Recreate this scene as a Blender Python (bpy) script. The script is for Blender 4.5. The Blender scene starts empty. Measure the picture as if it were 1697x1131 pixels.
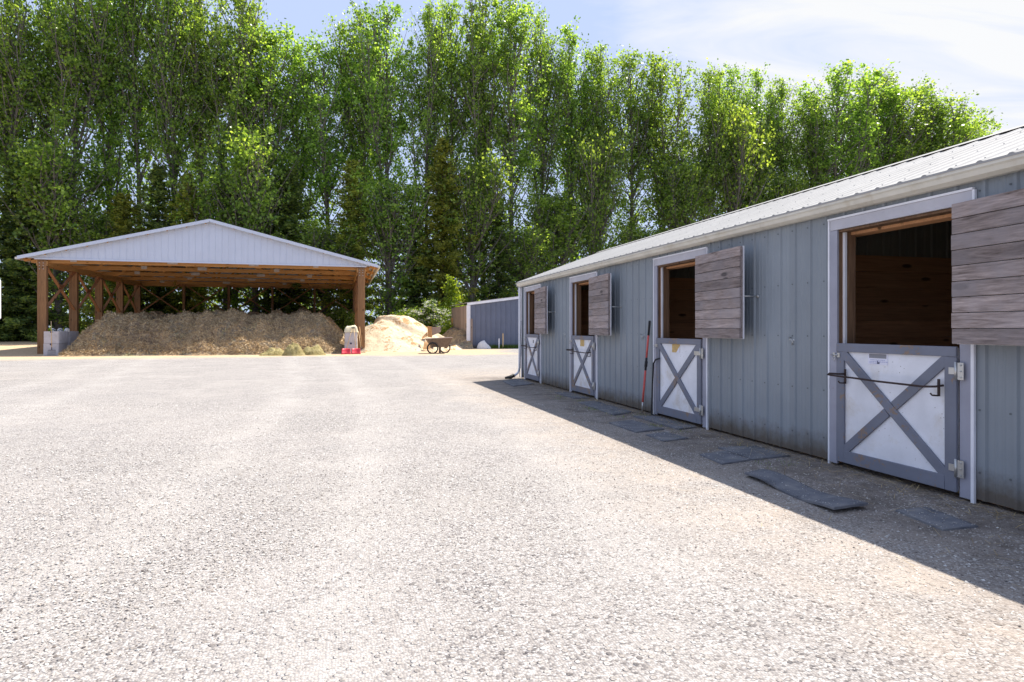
import bpy, math, random
import numpy as np
from mathutils import Vector, Matrix, noise
R = math.radians
S = bpy.context.scene
COL = S.collection
random.seed(7); rng = np.random.default_rng(7)

# ------------------------------------------------------------------ camera
F = 1060.0; CX = 848.5; HY = 545.0
YAW = math.atan(283.5 / F)
cam_d = bpy.data.cameras.new('camera'); cam = bpy.data.objects.new('camera', cam_d); COL.objects.link(cam)
cam.location = (0, 0, 1.4); cam.rotation_euler = (R(90), 0, -YAW)
cam_d.sensor_width = 36; cam_d.lens = F / 1697 * 36
cam_d.shift_y = -20.5 / 1697; cam_d.clip_start = 0.05; cam_d.clip_end = 5000
S.camera = cam

# ------------------------------------------------------------------ sky, sun, exposure
SUN_AZ, SUN_EL = R(60.5), R(58.5)
w = bpy.data.worlds.new('World'); S.world = w; w.use_nodes = True
nt = w.node_tree; N = nt.nodes; L = nt.links; N.clear()
wo = N.new('ShaderNodeOutputWorld'); bg = N.new('ShaderNodeBackground'); bg.inputs['Strength'].default_value = 0.13
sky = N.new('ShaderNodeTexSky'); sky.sky_type = 'NISHITA'; sky.sun_disc = False
sky.sun_elevation = SUN_EL; sky.sun_rotation = SUN_AZ; sky.dust_density = 1.5; sky.air_density = 1.0; sky.ozone_density = 1.2
tc = N.new('ShaderNodeTexCoord')
# thin high haze over the whole sky plus brushed cirrus to the right, both laid out by direction
hz = N.new('ShaderNodeMix'); hz.data_type = 'RGBA'; hz.inputs['Factor'].default_value = 0.95
hz.inputs['B'].default_value = (2.28, 2.76, 3.95, 1)
L.new(sky.outputs[0], hz.inputs['A'])
sep = N.new('ShaderNodeSeparateXYZ'); L.new(tc.outputs['Generated'], sep.inputs[0])
def wmath(op, a, b=None, c=None):
    m = N.new('ShaderNodeMath'); m.operation = op
    for i, v in enumerate((a, b, c)):
        if v is None: continue
        if isinstance(v, (int, float)): m.inputs[i].default_value = v
        else: L.new(v, m.inputs[i])
    return m.outputs[0]
zc = wmath('MAXIMUM', sep.outputs[2], 0.04)
px_ = wmath('DIVIDE', sep.outputs[0], zc); py_ = wmath('DIVIDE', sep.outputs[1], zc)   # flat cloud layer seen from below
cmb = N.new('ShaderNodeCombineXYZ'); L.new(px_, cmb.inputs[0]); L.new(py_, cmb.inputs[1])
mp = N.new('ShaderNodeMapping'); mp.inputs['Rotation'].default_value = (0, 0, R(35)); mp.inputs['Scale'].default_value = (0.55, 1.9, 1)
L.new(cmb.outputs[0], mp.inputs[0])
nz = N.new('ShaderNodeTexNoise'); nz.inputs['Scale'].default_value = 1.1; nz.inputs['Detail'].default_value = 9
nz.inputs['Roughness'].default_value = 0.58; nz.inputs['Distortion'].default_value = 0.9
L.new(mp.outputs[0], nz.inputs['Vector'])
nz2 = N.new('ShaderNodeTexNoise'); nz2.inputs['Scale'].default_value = 0.55; nz2.inputs['Detail'].default_value = 3
L.new(cmb.outputs[0], nz2.inputs['Vector'])
# cloud bank centred on a compass direction to the right
nrm = N.new('ShaderNodeVectorMath'); nrm.operation = 'DOT_PRODUCT'; L.new(tc.outputs['Generated'], nrm.inputs[0])
_a = R(47); _e = R(19)
nrm.inputs[1].default_value = (math.sin(_a)*math.cos(_e), math.cos(_a)*math.cos(_e), math.sin(_e))
bank = N.new('ShaderNodeMapRange'); bank.inputs[1].default_value = math.cos(R(21)); bank.inputs[2].default_value = math.cos(R(5)); L.new(nrm.outputs['Value'], bank.inputs[0])
nrm2 = N.new('ShaderNodeVectorMath'); nrm2.operation = 'DOT_PRODUCT'; L.new(tc.outputs['Generated'], nrm2.inputs[0])
_a = R(30.5); _e = R(25.5)
nrm2.inputs[1].default_value = (math.sin(_a)*math.cos(_e), math.cos(_a)*math.cos(_e), math.sin(_e))
bank2 = N.new('ShaderNodeMapRange'); bank2.inputs[1].default_value = math.cos(R(6)); bank2.inputs[2].default_value = math.cos(R(1)); L.new(nrm2.outputs['Value'], bank2.inputs[0])
bsum = wmath('MAXIMUM', bank.outputs[0], wmath('MULTIPLY', bank2.outputs[0], 0.42))
v = wmath('ADD', wmath('MULTIPLY', nz.outputs[0], 1.05), wmath('MULTIPLY', nz2.outputs[0], 0.12))
v = wmath('ADD', v, wmath('MULTIPLY', bsum, 0.40))
cr = N.new('ShaderNodeMapRange'); cr.inputs[1].default_value = 0.67; cr.inputs[2].default_value = 1.02; L.new(v, cr.inputs[0])
cl = N.new('ShaderNodeMix'); cl.data_type = 'RGBA'; cl.inputs['B'].default_value = (3.75, 3.8, 3.88, 1)
L.new(cr.outputs[0], cl.inputs['Factor']); L.new(hz.outputs['Result'], cl.inputs['A'])
L.new(cl.outputs['Result'], bg.inputs[0]); L.new(bg.outputs[0], wo.inputs[0])

sun_d = bpy.data.lights.new('sun', 'SUN'); sun = bpy.data.objects.new('sun', sun_d); COL.objects.link(sun)
sun_d.energy = 4.6; sun_d.angle = R(0.5); sun_d.color = (1.0, 0.94, 0.85)
sdir = Vector((math.sin(SUN_AZ)*math.cos(SUN_EL), math.cos(SUN_AZ)*math.cos(SUN_EL), math.sin(SUN_EL)))
sun.rotation_euler = sdir.to_track_quat('Z', 'Y').to_euler(); sun.location = (20, 20, 40)
S.view_settings.view_transform = 'Standard'; S.view_settings.look = 'None'; S.view_settings.exposure = 0.97; S.view_settings.gamma = 1
S.render.engine = 'CYCLES'
S.cycles.max_bounces = 8; S.cycles.diffuse_bounces = 4; S.cycles.transmission_bounces = 4; S.cycles.transparent_max_bounces = 4

# ------------------------------------------------------------------ material helpers
class Mat:
    def __init__(s, name, rough=0.7, spec=0.4, metal=0.0):
        s.m = bpy.data.materials.new(name); s.m.use_nodes = True
        s.t = s.m.node_tree; s.N = s.t.nodes; s.L = s.t.links
        s.b = s.N['Principled BSDF']; s.b.inputs['Roughness'].default_value = rough
        s.b.inputs['Specular IOR Level'].default_value = spec; s.b.inputs['Metallic'].default_value = metal
        s.tc = s.N.new('ShaderNodeTexCoord'); s.co = s.tc.outputs['Object']
    def put(s, sock, v):
        if v is None: return
        if hasattr(v, 'links') or hasattr(v, 'is_output'): s.L.new(v, sock)
        elif isinstance(v, (tuple, list)) and len(v) == 3 and sock.type == 'RGBA': sock.default_value = (*v, 1)
        else: sock.default_value = v
    def math(s, op, a, b=None, c=None, clamp=False):
        n = s.N.new('ShaderNodeMath'); n.operation = op; n.use_clamp = clamp
        s.put(n.inputs[0], a); s.put(n.inputs[1], b); s.put(n.inputs[2], c); return n.outputs[0]
    def mapping(s, scale=(1, 1, 1), rot=(0, 0, 0), loc=(0, 0, 0), src=None):
        n = s.N.new('ShaderNodeMapping'); n.inputs['Scale'].default_value = scale; n.inputs['Rotation'].default_value = rot
        n.inputs['Location'].default_value = loc; s.L.new(src or s.co, n.inputs[0]); return n.outputs[0]
    def noise(s, scale=5, detail=4, rough=.55, dist=0, vec=None, color=False):
        n = s.N.new('ShaderNodeTexNoise'); n.inputs['Scale'].default_value = scale; n.inputs['Detail'].default_value = detail
        n.inputs['Roughness'].default_value = rough; n.inputs['Distortion'].default_value = dist
        s.L.new(vec or s.co, n.inputs['Vector']); return n.outputs[1 if color else 0]
    def voro(s, scale, feature='F1', out='Distance', vec=None, rand=1.0):
        n = s.N.new('ShaderNodeTexVoronoi'); n.feature = feature; n.inputs['Scale'].default_value = scale
        n.inputs['Randomness'].default_value = rand
        s.L.new(vec or s.co, n.inputs['Vector']); return n.outputs[out]
    def ramp(s, fac, stops, interp='LINEAR'):
        n = s.N.new('ShaderNodeValToRGB'); cr = n.color_ramp; cr.interpolation = interp
        while len(cr.elements) < len(stops): cr.elements.new(0.5)
        for e, (p, c) in zip(cr.elements, stops):
            e.position = p; e.color = (c, c, c, 1) if isinstance(c, (int, float)) else (*c, 1)
        s.L.new(fac, n.inputs[0]); return n.outputs[0]
    def rng(s, v, a, b, c=0., d=1.):
        n = s.N.new('ShaderNodeMapRange'); s.put(n.inputs[0], v)
        for i, q in enumerate((a, b, c, d)): n.inputs[i+1].default_value = q
        return n.outputs[0]
    def mix(s, fac, a, b, mode='MIX'):
        n = s.N.new('ShaderNodeMix'); n.data_type = 'RGBA'; n.blend_type = mode
        s.put(n.inputs['Factor'], fac); s.put(n.inputs['A'], a); s.put(n.inputs['B'], b); return n.outputs['Result']
    def xyz(s, src=None):
        n = s.N.new('ShaderNodeSeparateXYZ'); s.L.new(src or s.co, n.inputs[0]); return n.outputs
    def island(s):
        return s.N.new('ShaderNodeNewGeometry').outputs['Random Per Island']
    def objrand(s):
        return s.N.new('ShaderNodeObjectInfo').outputs['Random']
    def color(s, v): s.put(s.b.inputs['Base Color'], v)
    def roughness(s, v): s.put(s.b.inputs['Roughness'], v)
    def bump(s, h, strength=.3, dist=.01, normal=None):
        n = s.N.new('ShaderNodeBump'); n.inputs['Strength'].default_value = strength; n.inputs['Distance'].default_value = dist
        s.L.new(h, n.inputs['Height'])
        if normal: s.L.new(normal, n.inputs['Normal'])
        s.L.new(n.outputs[0], s.b.inputs['Normal']); return n.outputs[0]

M = {}
def simple(name, c, rough=.7, metal=0., var=.25, sc=6., spec=.4, bump=.15):
    a = Mat(name, rough, spec, metal)
    n = a.noise(sc, 6, .65)
    dark = tuple(x*(1-var) for x in c); lite = tuple(min(1, x*(1+var*.6)) for x in c)
    a.color(a.ramp(n, [(.3, dark), (.7, lite)]))
    a.bump(a.noise(sc*6, 4), bump, .004)
    M[name] = a.m; return a

def wood(name, c1, c2, axis='Y', rough=.8, knots=True, var=.5, grey=None, grain=1.0):
    """sawn boards, grain running along `axis`, tint varies board by board"""
    a = Mat(name, rough, .25)
    sc = {'X': (.7, 14, 14), 'Y': (14, .7, 14), 'Z': (14, 14, .7)}[axis]
    isl = a.island()
    off = a.N.new('ShaderNodeCombineXYZ'); 
    for i in range(3): a.put(off.inputs[i], a.math('MULTIPLY', isl, 37.0 + 11*i))
    add = a.N.new('ShaderNodeVectorMath'); a.L.new(a.co, add.inputs[0]); a.L.new(off.outputs[0], add.inputs[1])
    base = add.outputs[0]
    v1 = a.mapping(sc, src=base)
    n = a.noise(1.6, 7, .62, 1.2, v1)
    n2 = a.noise(5.5, 4, .6, .4, v1)
    g = a.math('ADD', a.math('MULTIPLY', n, .65), a.math('MULTIPLY', n2, .35))
    col = a.ramp(g, [(.32, c1), (.50, tuple((p+q)/2 for p, q in zip(c1, c2))), (.66, c2)])
    if knots:
        ksc = {'X': (1.6, 5, 5), 'Y': (5, 1.6, 5), 'Z': (5, 5, 1.6)}[axis]
        k = a.voro(1.0, 'F1', 'Distance', a.mapping(ksc, src=base))
        col = a.mix(a.rng(k, .10, .16, 1, 0), col, tuple(x*.28 for x in c1))
    if grey:
        blot = a.noise(2.4, 5, .6, 0, base)
        col = a.mix(a.rng(blot, .42, .62, 0, .75), col, grey)
    tint = a.rng(isl, 0, 1, 1-var*.5, 1+var*.35)
    hsv = a.N.new('ShaderNodeHueSaturation'); a.L.new(col, hsv.inputs['Color']); a.L.new(tint, hsv.inputs['Value'])
    a.color(hsv.outputs[0])
    a.bump(g, .45*grain, .006)
    M[name] = a.m; return a

# ---- painted steel siding of the barn
def siding(name, c, dirt=True, var=.08, spec=.4, rough=.42, base=0.0):
    a = Mat(name, rough, spec)
    n = a.noise(1.3, 5, .6); fine = a.noise(60, 3, .6)
    col = a.mix(a.rng(n, .3, .7, 0, 1), tuple(x*(1-var) for x in c), tuple(x*(1+var) for x in c))
    streak = a.noise(9, 5, .6, .2, a.mapping((1, 1, .06)))
    col = a.mix(a.rng(streak, .55, .8, 0, .16), col, (.34, .33, .31))
    if dirt:
        z = a.xyz()[2]
        nn = a.noise(5, 5, .7)
        m = a.math('ADD', a.math('MULTIPLY', z, -3.2), a.math('MULTIPLY', nn, 1.1))
        m = a.rng(m, -.45+base, .30+base, 0, .9)
        col = a.mix(m, col, (.105, .082, .058))
        sp = a.voro(34, 'F1', 'Distance')
        spm = a.math('MULTIPLY', a.rng(sp, .10, .16, 1, 0), a.rng(a.noise(2.1, 2), .52, .62, 0, .5))
        col = a.mix(spm, col, (.16, .14, .12))
    a.color(col); a.roughness(a.rng(fine, .2, .8, rough-.06, rough+.16))
    if name == 'barn_siding':
        xx, yy, zz = a.xyz()
        fy = a.math('MULTIPLY', a.math('SUBTRACT', a.math('FRACT', a.math('ADD', a.math('DIVIDE', a.math('ADD', yy, 8-.07), .2435), 40.5)), .5), .2435)
        dz = None
        for zi in (.25, .75, 1.32, 1.9, 2.5):
            d_ = a.math('ABSOLUTE', a.math('SUBTRACT', zz, zi)); dz = d_ if dz is None else a.math('MINIMUM', dz, d_)
        rr_ = a.math('SQRT', a.math('ADD', a.math('MULTIPLY', fy, fy), a.math('MULTIPLY', dz, dz)))
        col = a.mix(a.rng(rr_, .007, .010, .7, 0), col, (.07, .08, .09))
        # each sheet of siding faded a little differently
        sheet = a.N.new('ShaderNodeTexWhiteNoise'); sheet.noise_dimensions = '1D'
        a.L.new(a.math('FLOOR', a.math('DIVIDE', a.math('ADD', yy, 20.3), .974)), sheet.inputs['W'])
        hs_ = a.N.new('ShaderNodeHueSaturation'); a.L.new(col, hs_.inputs['Color']); a.put(hs_.inputs['Value'], a.rng(sheet.outputs['Value'], 0, 1, .95, 1.05))
        a.color(hs_.outputs[0])
    a.bump(a.noise(1.6, 4), .3, .03)
    M[name] = a.m
siding('barn_siding', (.250, .278, .305))
siding('shed_blue', (.130, .148, .205), base=.1, rough=.5)
siding('gable_white', (.56, .60, .70), dirt=False, var=.03, rough=.5)
siding('roof_metal', (.34, .335, .325), dirt=False, var=.09, rough=.75, spec=.2)
siding('roof_under', (.50, .49, .47), dirt=False, var=.06, rough=.5)
siding('inside_metal', (.20, .20, .17), dirt=False, var=.1, rough=.6)

def paint(name, c, wear=.0, rough=.55, wearcol=(.27, .185, .13), spot=0, stain=None, stainsc=2.5):
    a = Mat(name, rough, .35)
    n = a.noise(3, 5, .6)
    col = a.mix(a.rng(n, .3, .7), tuple(x*.88 for x in c), tuple(min(1, x*1.08) for x in c))
    if stain:
        st = a.noise(stainsc, 6, .65, .3)
        col = a.mix(a.rng(st, .52, .72, 0, .6), col, stain)
    if spot:
        sp = a.voro(spot, 'F1', 'Distance')
        col = a.mix(a.math('MULTIPLY', a.rng(sp, .08, .14, 1, 0), a.rng(a.noise(3, 3), .48, .56, 0, .8)), col, (.15, .12, .1))
    if wear:
        wn = a.noise(16, 8, .78, .5); wb = a.noise(2.3, 2)
        m = a.math('ADD', a.math('MULTIPLY', wn, .6), a.math('MULTIPLY', wb, .4))
        m = a.rng(m, .635-wear*.1, .655-wear*.1, 0, .9)
        col = a.mix(m, col, wearcol)
        a.bump(a.math('SUBTRACT', a.noise(30, 4), m), .3, .003)
    else: a.bump(a.noise(28, 4), .2, .003)
    a.color(col); M[name] = a.m
paint('trim_grey', (.34, .34, .40), wear=.25)
paint('trim_light', (.50, .49, .53), wear=.12)
paint('door_grey', (.185, .195, .24), wear=.86)
paint('door_white', (.80, .80, .84), stain=(.55, .47, .36), spot=26, rough=.5)
paint('edge_white', (.80, .80, .84), rough=.45)
paint('gutter_cream', (.66, .63, .55), rough=.5, stain=(.45, .38, .27), stainsc=4)
paint('cement', (.52, .50, .53), rough=.9, stain=(.36, .32, .28), spot=18)
wood('shutter_wood', (.10, .075, .065), (.50, .41, .385), 'Y', grey=(.30, .265, .27), var=.75, grain=1.5)
wood('stall_wood', (.42, .20, .095), (.68, .37, .19), 'X', var=.6)
wood('jamb_wood', (.10, .055, .032), (.26, .155, .09), 'Z', var=.4)
wood('post_wood', (.17, .085, .04), (.33, .18, .085), 'Z', var=.35)
wood('beam_wood', (.36, .165, .055), (.60, .31, .11), 'X', var=.5)
wood('brace_wood', (.24, .10, .045), (.46, .22, .10), 'Y', var=.4)
wood('purlin_wood', (.42, .21, .075), (.66, .37, .15), 'Y', var=.4)
wood('raw_board', (.30, .15, .06), (.56, .33, .16), 'Z', var=.4)
wood('old_board', (.20, .15, .12), (.38, .30, .26), 'Z', var=.4)
wood('handle_wood', (.45, .30, .15), (.70, .52, .30), 'Z', knots=False, var=.2)
wood('ply_wood', (.42, .22, .09), (.62, .38, .18), 'X', var=.5)
simple('plate_metal', (.52, .46, .43), .5, .2)
simple('steel', (.55, .55, .54), .38, .8, .15)
simple('dark_iron', (.055, .035, .032), .6, .3, .35, 20)
simple('black_rubber', (.022, .022, .024), .7)
simple('red_plastic', (.62, .035, .06), .4, 0, .15)
simple('tool_red', (.62, .10, .085), .5, 0, .3, 30)
simple('sack_white', (.74, .72, .70), .7, 0, .12)
simple('sack_cream', (.78, .68, .46), .8, 0, .2)
simple('paper', (.78, .77, .86), .7, 0, .04)
simple('paper_yellow', (.62, .42, .17), .8, 0, .3, 30)
simple('ink_grey', (.27, .27, .29), .8, 0, .1)
simple('ink_blue', (.40, .42, .62), .8, 0, .1)
simple('ink_dark', (.06, .06, .12), .8, 0, .1)
simple('cart_grey', (.17, .115, .08), .65, 0, .4, 8)
simple('trailer_white', (.80, .80, .80), .3, 0, .04)
simple('trailer_purple', (.16, .05, .13), .35, 0, .1)
simple('lamp_orange', (.75, .12, .04), .3, 0, .05)
simple('bark_pale', (.18, .155, .135), .9, 0, .5, 9, bump=.8)
simple('bark_dark', (.075, .055, .042), .95, 0, .5, 9, bump=.8)
simple('rope_grey', (.30, .31, .34), .8)
a = simple('mat_rubber', (.125, .13, .145), .75, 0, .35, 5)
a_ = Mat('mat_dusty', .8, .3)
n_ = a_.noise(3.5, 7, .65, .3); n2_ = a_.noise(30, 4, .6)
c_ = a_.ramp(n_, [(.3, (.085, .09, .105)), (.5, (.15, .155, .175)), (.7, (.24, .235, .235))])
c_ = a_.mix(a_.rng(a_.voro(55), .1, .2, .5, 0), c_, (.36, .33, .30))
a_.color(c_); a_.bump(a_.math('ADD', n2_, n_), .4, .006); M['mat_dusty'] = a_.m

# ---- leaves
def leafmat(name, c, cdark, clite, trans=.5, rough=.5, per_obj=.2, tcol=None):
    a = Mat(name, rough, .35)
    isl = a.island(); ob = a.objrand()
    col = a.ramp(isl, [(0, cdark), (.45, c), (1, clite)])
    big = a.noise(.35, 3, .5)
    hsv = a.N.new('ShaderNodeHueSaturation'); a.L.new(col, hsv.inputs['Color'])
    a.put(hsv.inputs['Value'], a.math('ADD', a.rng(big, .3, .7, .82, 1.15), a.math('MULTIPLY', a.math('SUBTRACT', ob, .5), per_obj)))
    a.put(hsv.inputs['Hue'], a.rng(ob, 0, 1, .494, .508))
    a.color(hsv.outputs[0])
    tr = a.N.new('ShaderNodeBsdfTranslucent')
    h2 = a.N.new('ShaderNodeMix'); h2.data_type = 'RGBA'; h2.blend_type = 'MULTIPLY'; h2.inputs['Factor'].default_value = 1
    a.L.new(hsv.outputs[0], h2.inputs['A']); h2.inputs['B'].default_value = (*(tcol or (1.9, 1.7, .6)), 1)
    a.L.new(h2.outputs['Result'], tr.inputs[0])
    ms = a.N.new('ShaderNodeMixShader'); ms.inputs[0].default_value = trans
    a.L.new(a.b.outputs[0], ms.inputs[1]); a.L.new(tr.outputs[0], ms.inputs[2])
    out = [n for n in a.N if n.type == 'OUTPUT_MATERIAL'][0]; a.L.new(ms.outputs[0], out.inputs[0])
    M[name] = a.m
leafmat('poplar_leaf', (.20, .315, .065), (.06, .115, .03), (.37, .50, .13), .62, rough=.32, per_obj=.25, tcol=(1.75, 1.7, .6))
leafmat('poplar_leaf_low', (.19, .295, .065), (.06, .11, .03), (.33, .44, .12), .62, rough=.32)
leafmat('conifer_leaf', (.12, .19, .065), (.045, .08, .032), (.32, .40, .11), .5, .5)
leafmat('conifer_yellow', (.24, .28, .06), (.08, .12, .03), (.42, .44, .10), .5, .5)
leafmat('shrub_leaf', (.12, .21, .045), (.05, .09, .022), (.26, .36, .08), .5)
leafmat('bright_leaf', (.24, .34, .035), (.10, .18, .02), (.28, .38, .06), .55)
leafmat('grass_leaf', (.10, .17, .035), (.06, .10, .02), (.20, .26, .07), .45)
leafmat('flower_white', (.62, .62, .50), (.45, .48, .36), (.75, .75, .66), .3, tcol=(1, 1, .9))
leafmat('straw', (.40, .28, .13), (.22, .14, .07), (.62, .48, .26), .15, tcol=(1, 1, .8))
leafmat('heap_straw', (.50, .37, .20), (.22, .16, .09), (.78, .62, .36), .1, tcol=(1, 1, .8))

# ------------------------------------------------------------------ mesh helpers
class MB:
    def __init__(s): s.v = []; s.f = []; s.sm = []
    def add(s, vs, fs, smooth=False):
        o = len(s.v); s.v += [tuple(p) for p in vs]; s.f += [tuple(i+o for i in f) for f in fs]; s.sm += [smooth]*len(fs)
        return s
    def box(s, x0, y0, z0, x1, y1, z1, j=0.0):
        if x0 > x1: x0, x1 = x1, x0
        if y0 > y1: y0, y1 = y1, y0
        if z0 > z1: z0, z1 = z1, z0
        vs = [(x, y, z) for x in (x0, x1) for y in (y0, y1) for z in (z0, z1)]
        if j: vs = [tuple(c + random.uniform(-j, j) for c in p) for p in vs]
        return s.add(vs, [(0, 1, 3, 2), (4, 6, 7, 5), (0, 4, 5, 1), (2, 3, 7, 6), (0, 2, 6, 4), (1, 5, 7, 3)])
    def beam(s, p0, p1, w, h, up=(0, 0, 1), trim=0):
        p0 = Vector(p0); p1 = Vector(p1); d = (p1-p0).normalized(); up = Vector(up)
        if abs(d.dot(up)) > .98: up = Vector((0, 1, 0))
        r = d.cross(up).normalized(); u = r.cross(d).normalized()
        p0 = p0 + d*trim; p1 = p1 - d*trim
        vs = [p + r*(a*w/2) + u*(b*h/2) for p in (p0, p1) for a, b in ((-1, -1), (1, -1), (1, 1), (-1, 1))]
        return s.add(vs, [(3, 2, 1, 0), (4, 5, 6, 7), (0, 1, 5, 4), (1, 2, 6, 5), (2, 3, 7, 6), (3, 0, 4, 7)])
    def tube(s, pts, rad, n=8, cap=True, smooth=True):
        pts = [Vector(p) for p in pts]; k = len(pts)
        if isinstance(rad, (int, float)): rad = [rad]*k
        ref = Vector((.31, .23, .92)); vs = []
        for i, p in enumerate(pts):
            d = (pts[min(i+1, k-1)] - pts[max(i-1, 0)]).normalized()
            r = d.cross(ref)
            if r.length < .1: r = d.cross(Vector((1, 0, 0)))
            r.normalize(); u = r.cross(d)
            for j in range(n):
                t = 2*math.pi*j/n; vs.append(p + (r*math.cos(t) + u*math.sin(t))*rad[i])
        fs = [(i*n+j, i*n+(j+1) % n, (i+1)*n+(j+1) % n, (i+1)*n+j) for i in range(k-1) for j in range(n)]
        if cap: fs += [tuple(reversed(range(n))), tuple((k-1)*n+j for j in range(n))]
        return s.add(vs, fs, smooth)
    def prism(s, poly, axis, a, b):
        """2-D polygon extruded along axis; poly gives the other two coordinates in xyz order"""
        def mk(p, t):
            return {'X': (t, p[0], p[1]), 'Y': (p[0], t, p[1]), 'Z': (p[0], p[1], t)}[axis]
        n = len(poly); vs = [mk(p, a) for p in poly] + [mk(p, b) for p in poly]
        fs = [tuple(range(n)), tuple(reversed(range(n, 2*n)))] + [(i, i+n, (i+1) % n+n, (i+1) % n) for i in range(n)]
        return s.add(vs, fs)
    def build(s, name, mat, parent=None, bevel=0, loc=None):
        me = bpy.data.meshes.new(name)
        o = bpy.data.objects.new(name, me); COL.objects.link(o)
        off = Vector((0, 0, 0))
        if parent is not None:
            o.parent = parent; q = parent
            while q is not None: off += q.location; q = q.parent
        if loc is not None: off += Vector(loc) - off; o.location = loc
        vs = [(p[0]-off.x, p[1]-off.y, p[2]-off.z) for p in s.v]
        me.from_pydata(vs, [], s.f); me.materials.append(M[mat])
        me.polygons.foreach_set('use_smooth', s.sm)
        import bmesh
        b = bmesh.new(); b.from_mesh(me); bmesh.ops.recalc_face_normals(b, faces=b.faces); b.to_mesh(me); b.free()
        me.update()
        if bevel:
            md = o.modifiers.new('bevel', 'BEVEL'); md.width = bevel; md.segments = 2; md.limit_method = 'ANGLE'
        return o

def tag(o, label=None, cat=None, group=None, kind=None):
    if label: o['label'] = label
    if cat: o['category'] = cat
    if group: o['group'] = group
    if kind: o['kind'] = kind
    return o
def empty(name, loc, label, cat, group=None):
    o = bpy.data.objects.new(name, None); COL.objects.link(o); o.location = loc; o.empty_display_size = .2
    return tag(o, label, cat, group)
def npmesh(name, V, mat, parent=None, smooth=False):
    """V: (n,k,3) array of separate k-gons"""
    n, k, _ = V.shape
    me = bpy.data.meshes.new(name); me.vertices.add(n*k); me.loops.add(n*k); me.polygons.add(n)
    me.vertices.foreach_set('co', V.reshape(-1).astype(np.float32))
    me.loops.foreach_set('vertex_index', np.arange(n*k, dtype=np.int32))
    me.polygons.foreach_set('loop_start', np.arange(0, n*k, k, dtype=np.int32))
    me.polygons.foreach_set('loop_total', np.full(n, k, dtype=np.int32))
    me.update(calc_edges=True); me.materials.append(M[mat])
    o = bpy.data.objects.new(name, me); COL.objects.link(o)
    if parent: o.parent = parent
    return o
def leaves(P, size, aspect=.7, up=.0, dirv=None, jit=.35):
    """rhombic leaves at points P (n,3)"""
    n = len(P)
    d = rng.normal(size=(n, 3))
    if dirv is not None: d = d*.45 + dirv
    d[:, 2] -= up
    d /= np.linalg.norm(d, axis=1)[:, None]+1e-9
    r = np.cross(d, rng.normal(size=(n, 3))); r /= np.linalg.norm(r, axis=1)[:, None]+1e-9
    s = size*(1+rng.uniform(-jit, jit, n))[:, None]
    a = P - d*s*.5; c = P + d*s*.5
    m = P - d*s*.08
    return np.stack([a, m + r*s*aspect*.5, c, m - r*s*aspect*.5], axis=1)

def world(px, py_or_none, z, depth=None):
    """photo pixel -> ground point at height z"""
    Zc = F*(1.4-z)/(py_or_none-HY); Xc = (px-CX)/F*Zc
    return (Xc*math.cos(YAW)+Zc*math.sin(YAW), Zc*math.cos(YAW)-Xc*math.sin(YAW))
def xat(px, Y): return math.tan(math.atan((px-CX)/F)+YAW)*Y
def gh(x, y):
    t = min(max((y-35.5)/26, 0), 1)
    return .55*t
def smooth(t): t = min(max(t, 0), 1); return t*t*(3-2*t)

# ------------------------------------------------------------------ ground
g = Mat('gravel', .9, .25)
x_, y_, z_ = g.xyz()
cellc = g.voro(78, 'F1', 'Color'); celld = g.voro(78, 'F1', 'Distance')
cell2 = g.voro(27, 'F1', 'Color'); cd2 = g.voro(27, 'F1', 'Distance')
cv = g.xyz(cellc)[0]; cv2 = g.xyz(cell2)[0]; cv2b = g.xyz(cell2)[1]
stone = g.ramp(cv, [(0, (.06, .055, .06)), (.09, (.15, .135, .13)), (.22, (.28, .255, .238)), (.65, (.375, .35, .33)), (1, (.54, .52, .50))])
stone2 = g.ramp(cv2, [(0, (.07, .065, .07)), (.10, (.14, .12, .11)), (.20, (.31, .28, .255)), (.8, (.40, .375, .35)), (1, (.58, .56, .53))])
bigmask = g.math('MULTIPLY', g.rng(cv2b, .55, .60), g.rng(cd2, .30, .42, 1, 0))
col = g.mix(bigmask, g.mix(g.rng(celld, .45, .75, 0, .55), stone, (.12, .11, .11)), stone2)
dust = g.noise(.55, 6, .62, .4)
dust2 = g.noise(2.3, 6, .65, .3)
dm = g.rng(g.math('ADD', g.math('MULTIPLY', dust, .6), g.math('MULTIPLY', dust2, .4)), .42, .62, 0, .55)
fine = g.noise(160, 3, .6)
dcol = g.mix(g.rng(g.noise(.8, 4), .4, .6), (.43, .395, .365), (.38, .35, .325))
col = g.mix(dm, col, dcol)
col = g.mix(g.rng(fine, .25, .55, .42, 0), col, (.15, .14, .135))
# worn earth along the barn, straw and wood chips trodden in near the open shed
wv = g.math('MULTIPLY', g.math('SINE', g.math('MULTIPLY', y_, .13)), .7)
wn = g.math('MULTIPLY', g.math('SUBTRACT', g.noise(.45, 3), .5), .9)
trk = None
for c0, sl in ((-.35, .012), (-1.95, .012), (-4.6, -.10), (-6.1, -.10), (1.3, .05)):
    u = g.math('ADD', g.math('SUBTRACT', g.math('SUBTRACT', x_, wv), g.math('MULTIPLY', y_, sl)), wn)
    u = g.math('DIVIDE', g.math('SUBTRACT', u, c0), .34)
    e_ = g.math('EXPONENT', g.math('MULTIPLY', g.math('MULTIPLY', u, u), -1))
    trk = e_ if trk is None else g.math('MAXIMUM', trk, e_)
trk = g.math('MULTIPLY', trk, g.rng(g.noise(1.4, 6, .7), .36, .56, .12, .8))
col = g.mix(g.math('MULTIPLY', trk, .34), col, (.47, .44, .41))
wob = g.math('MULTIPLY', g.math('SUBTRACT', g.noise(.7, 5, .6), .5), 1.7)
ex = g.math('ADD', x_, wob)
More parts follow.
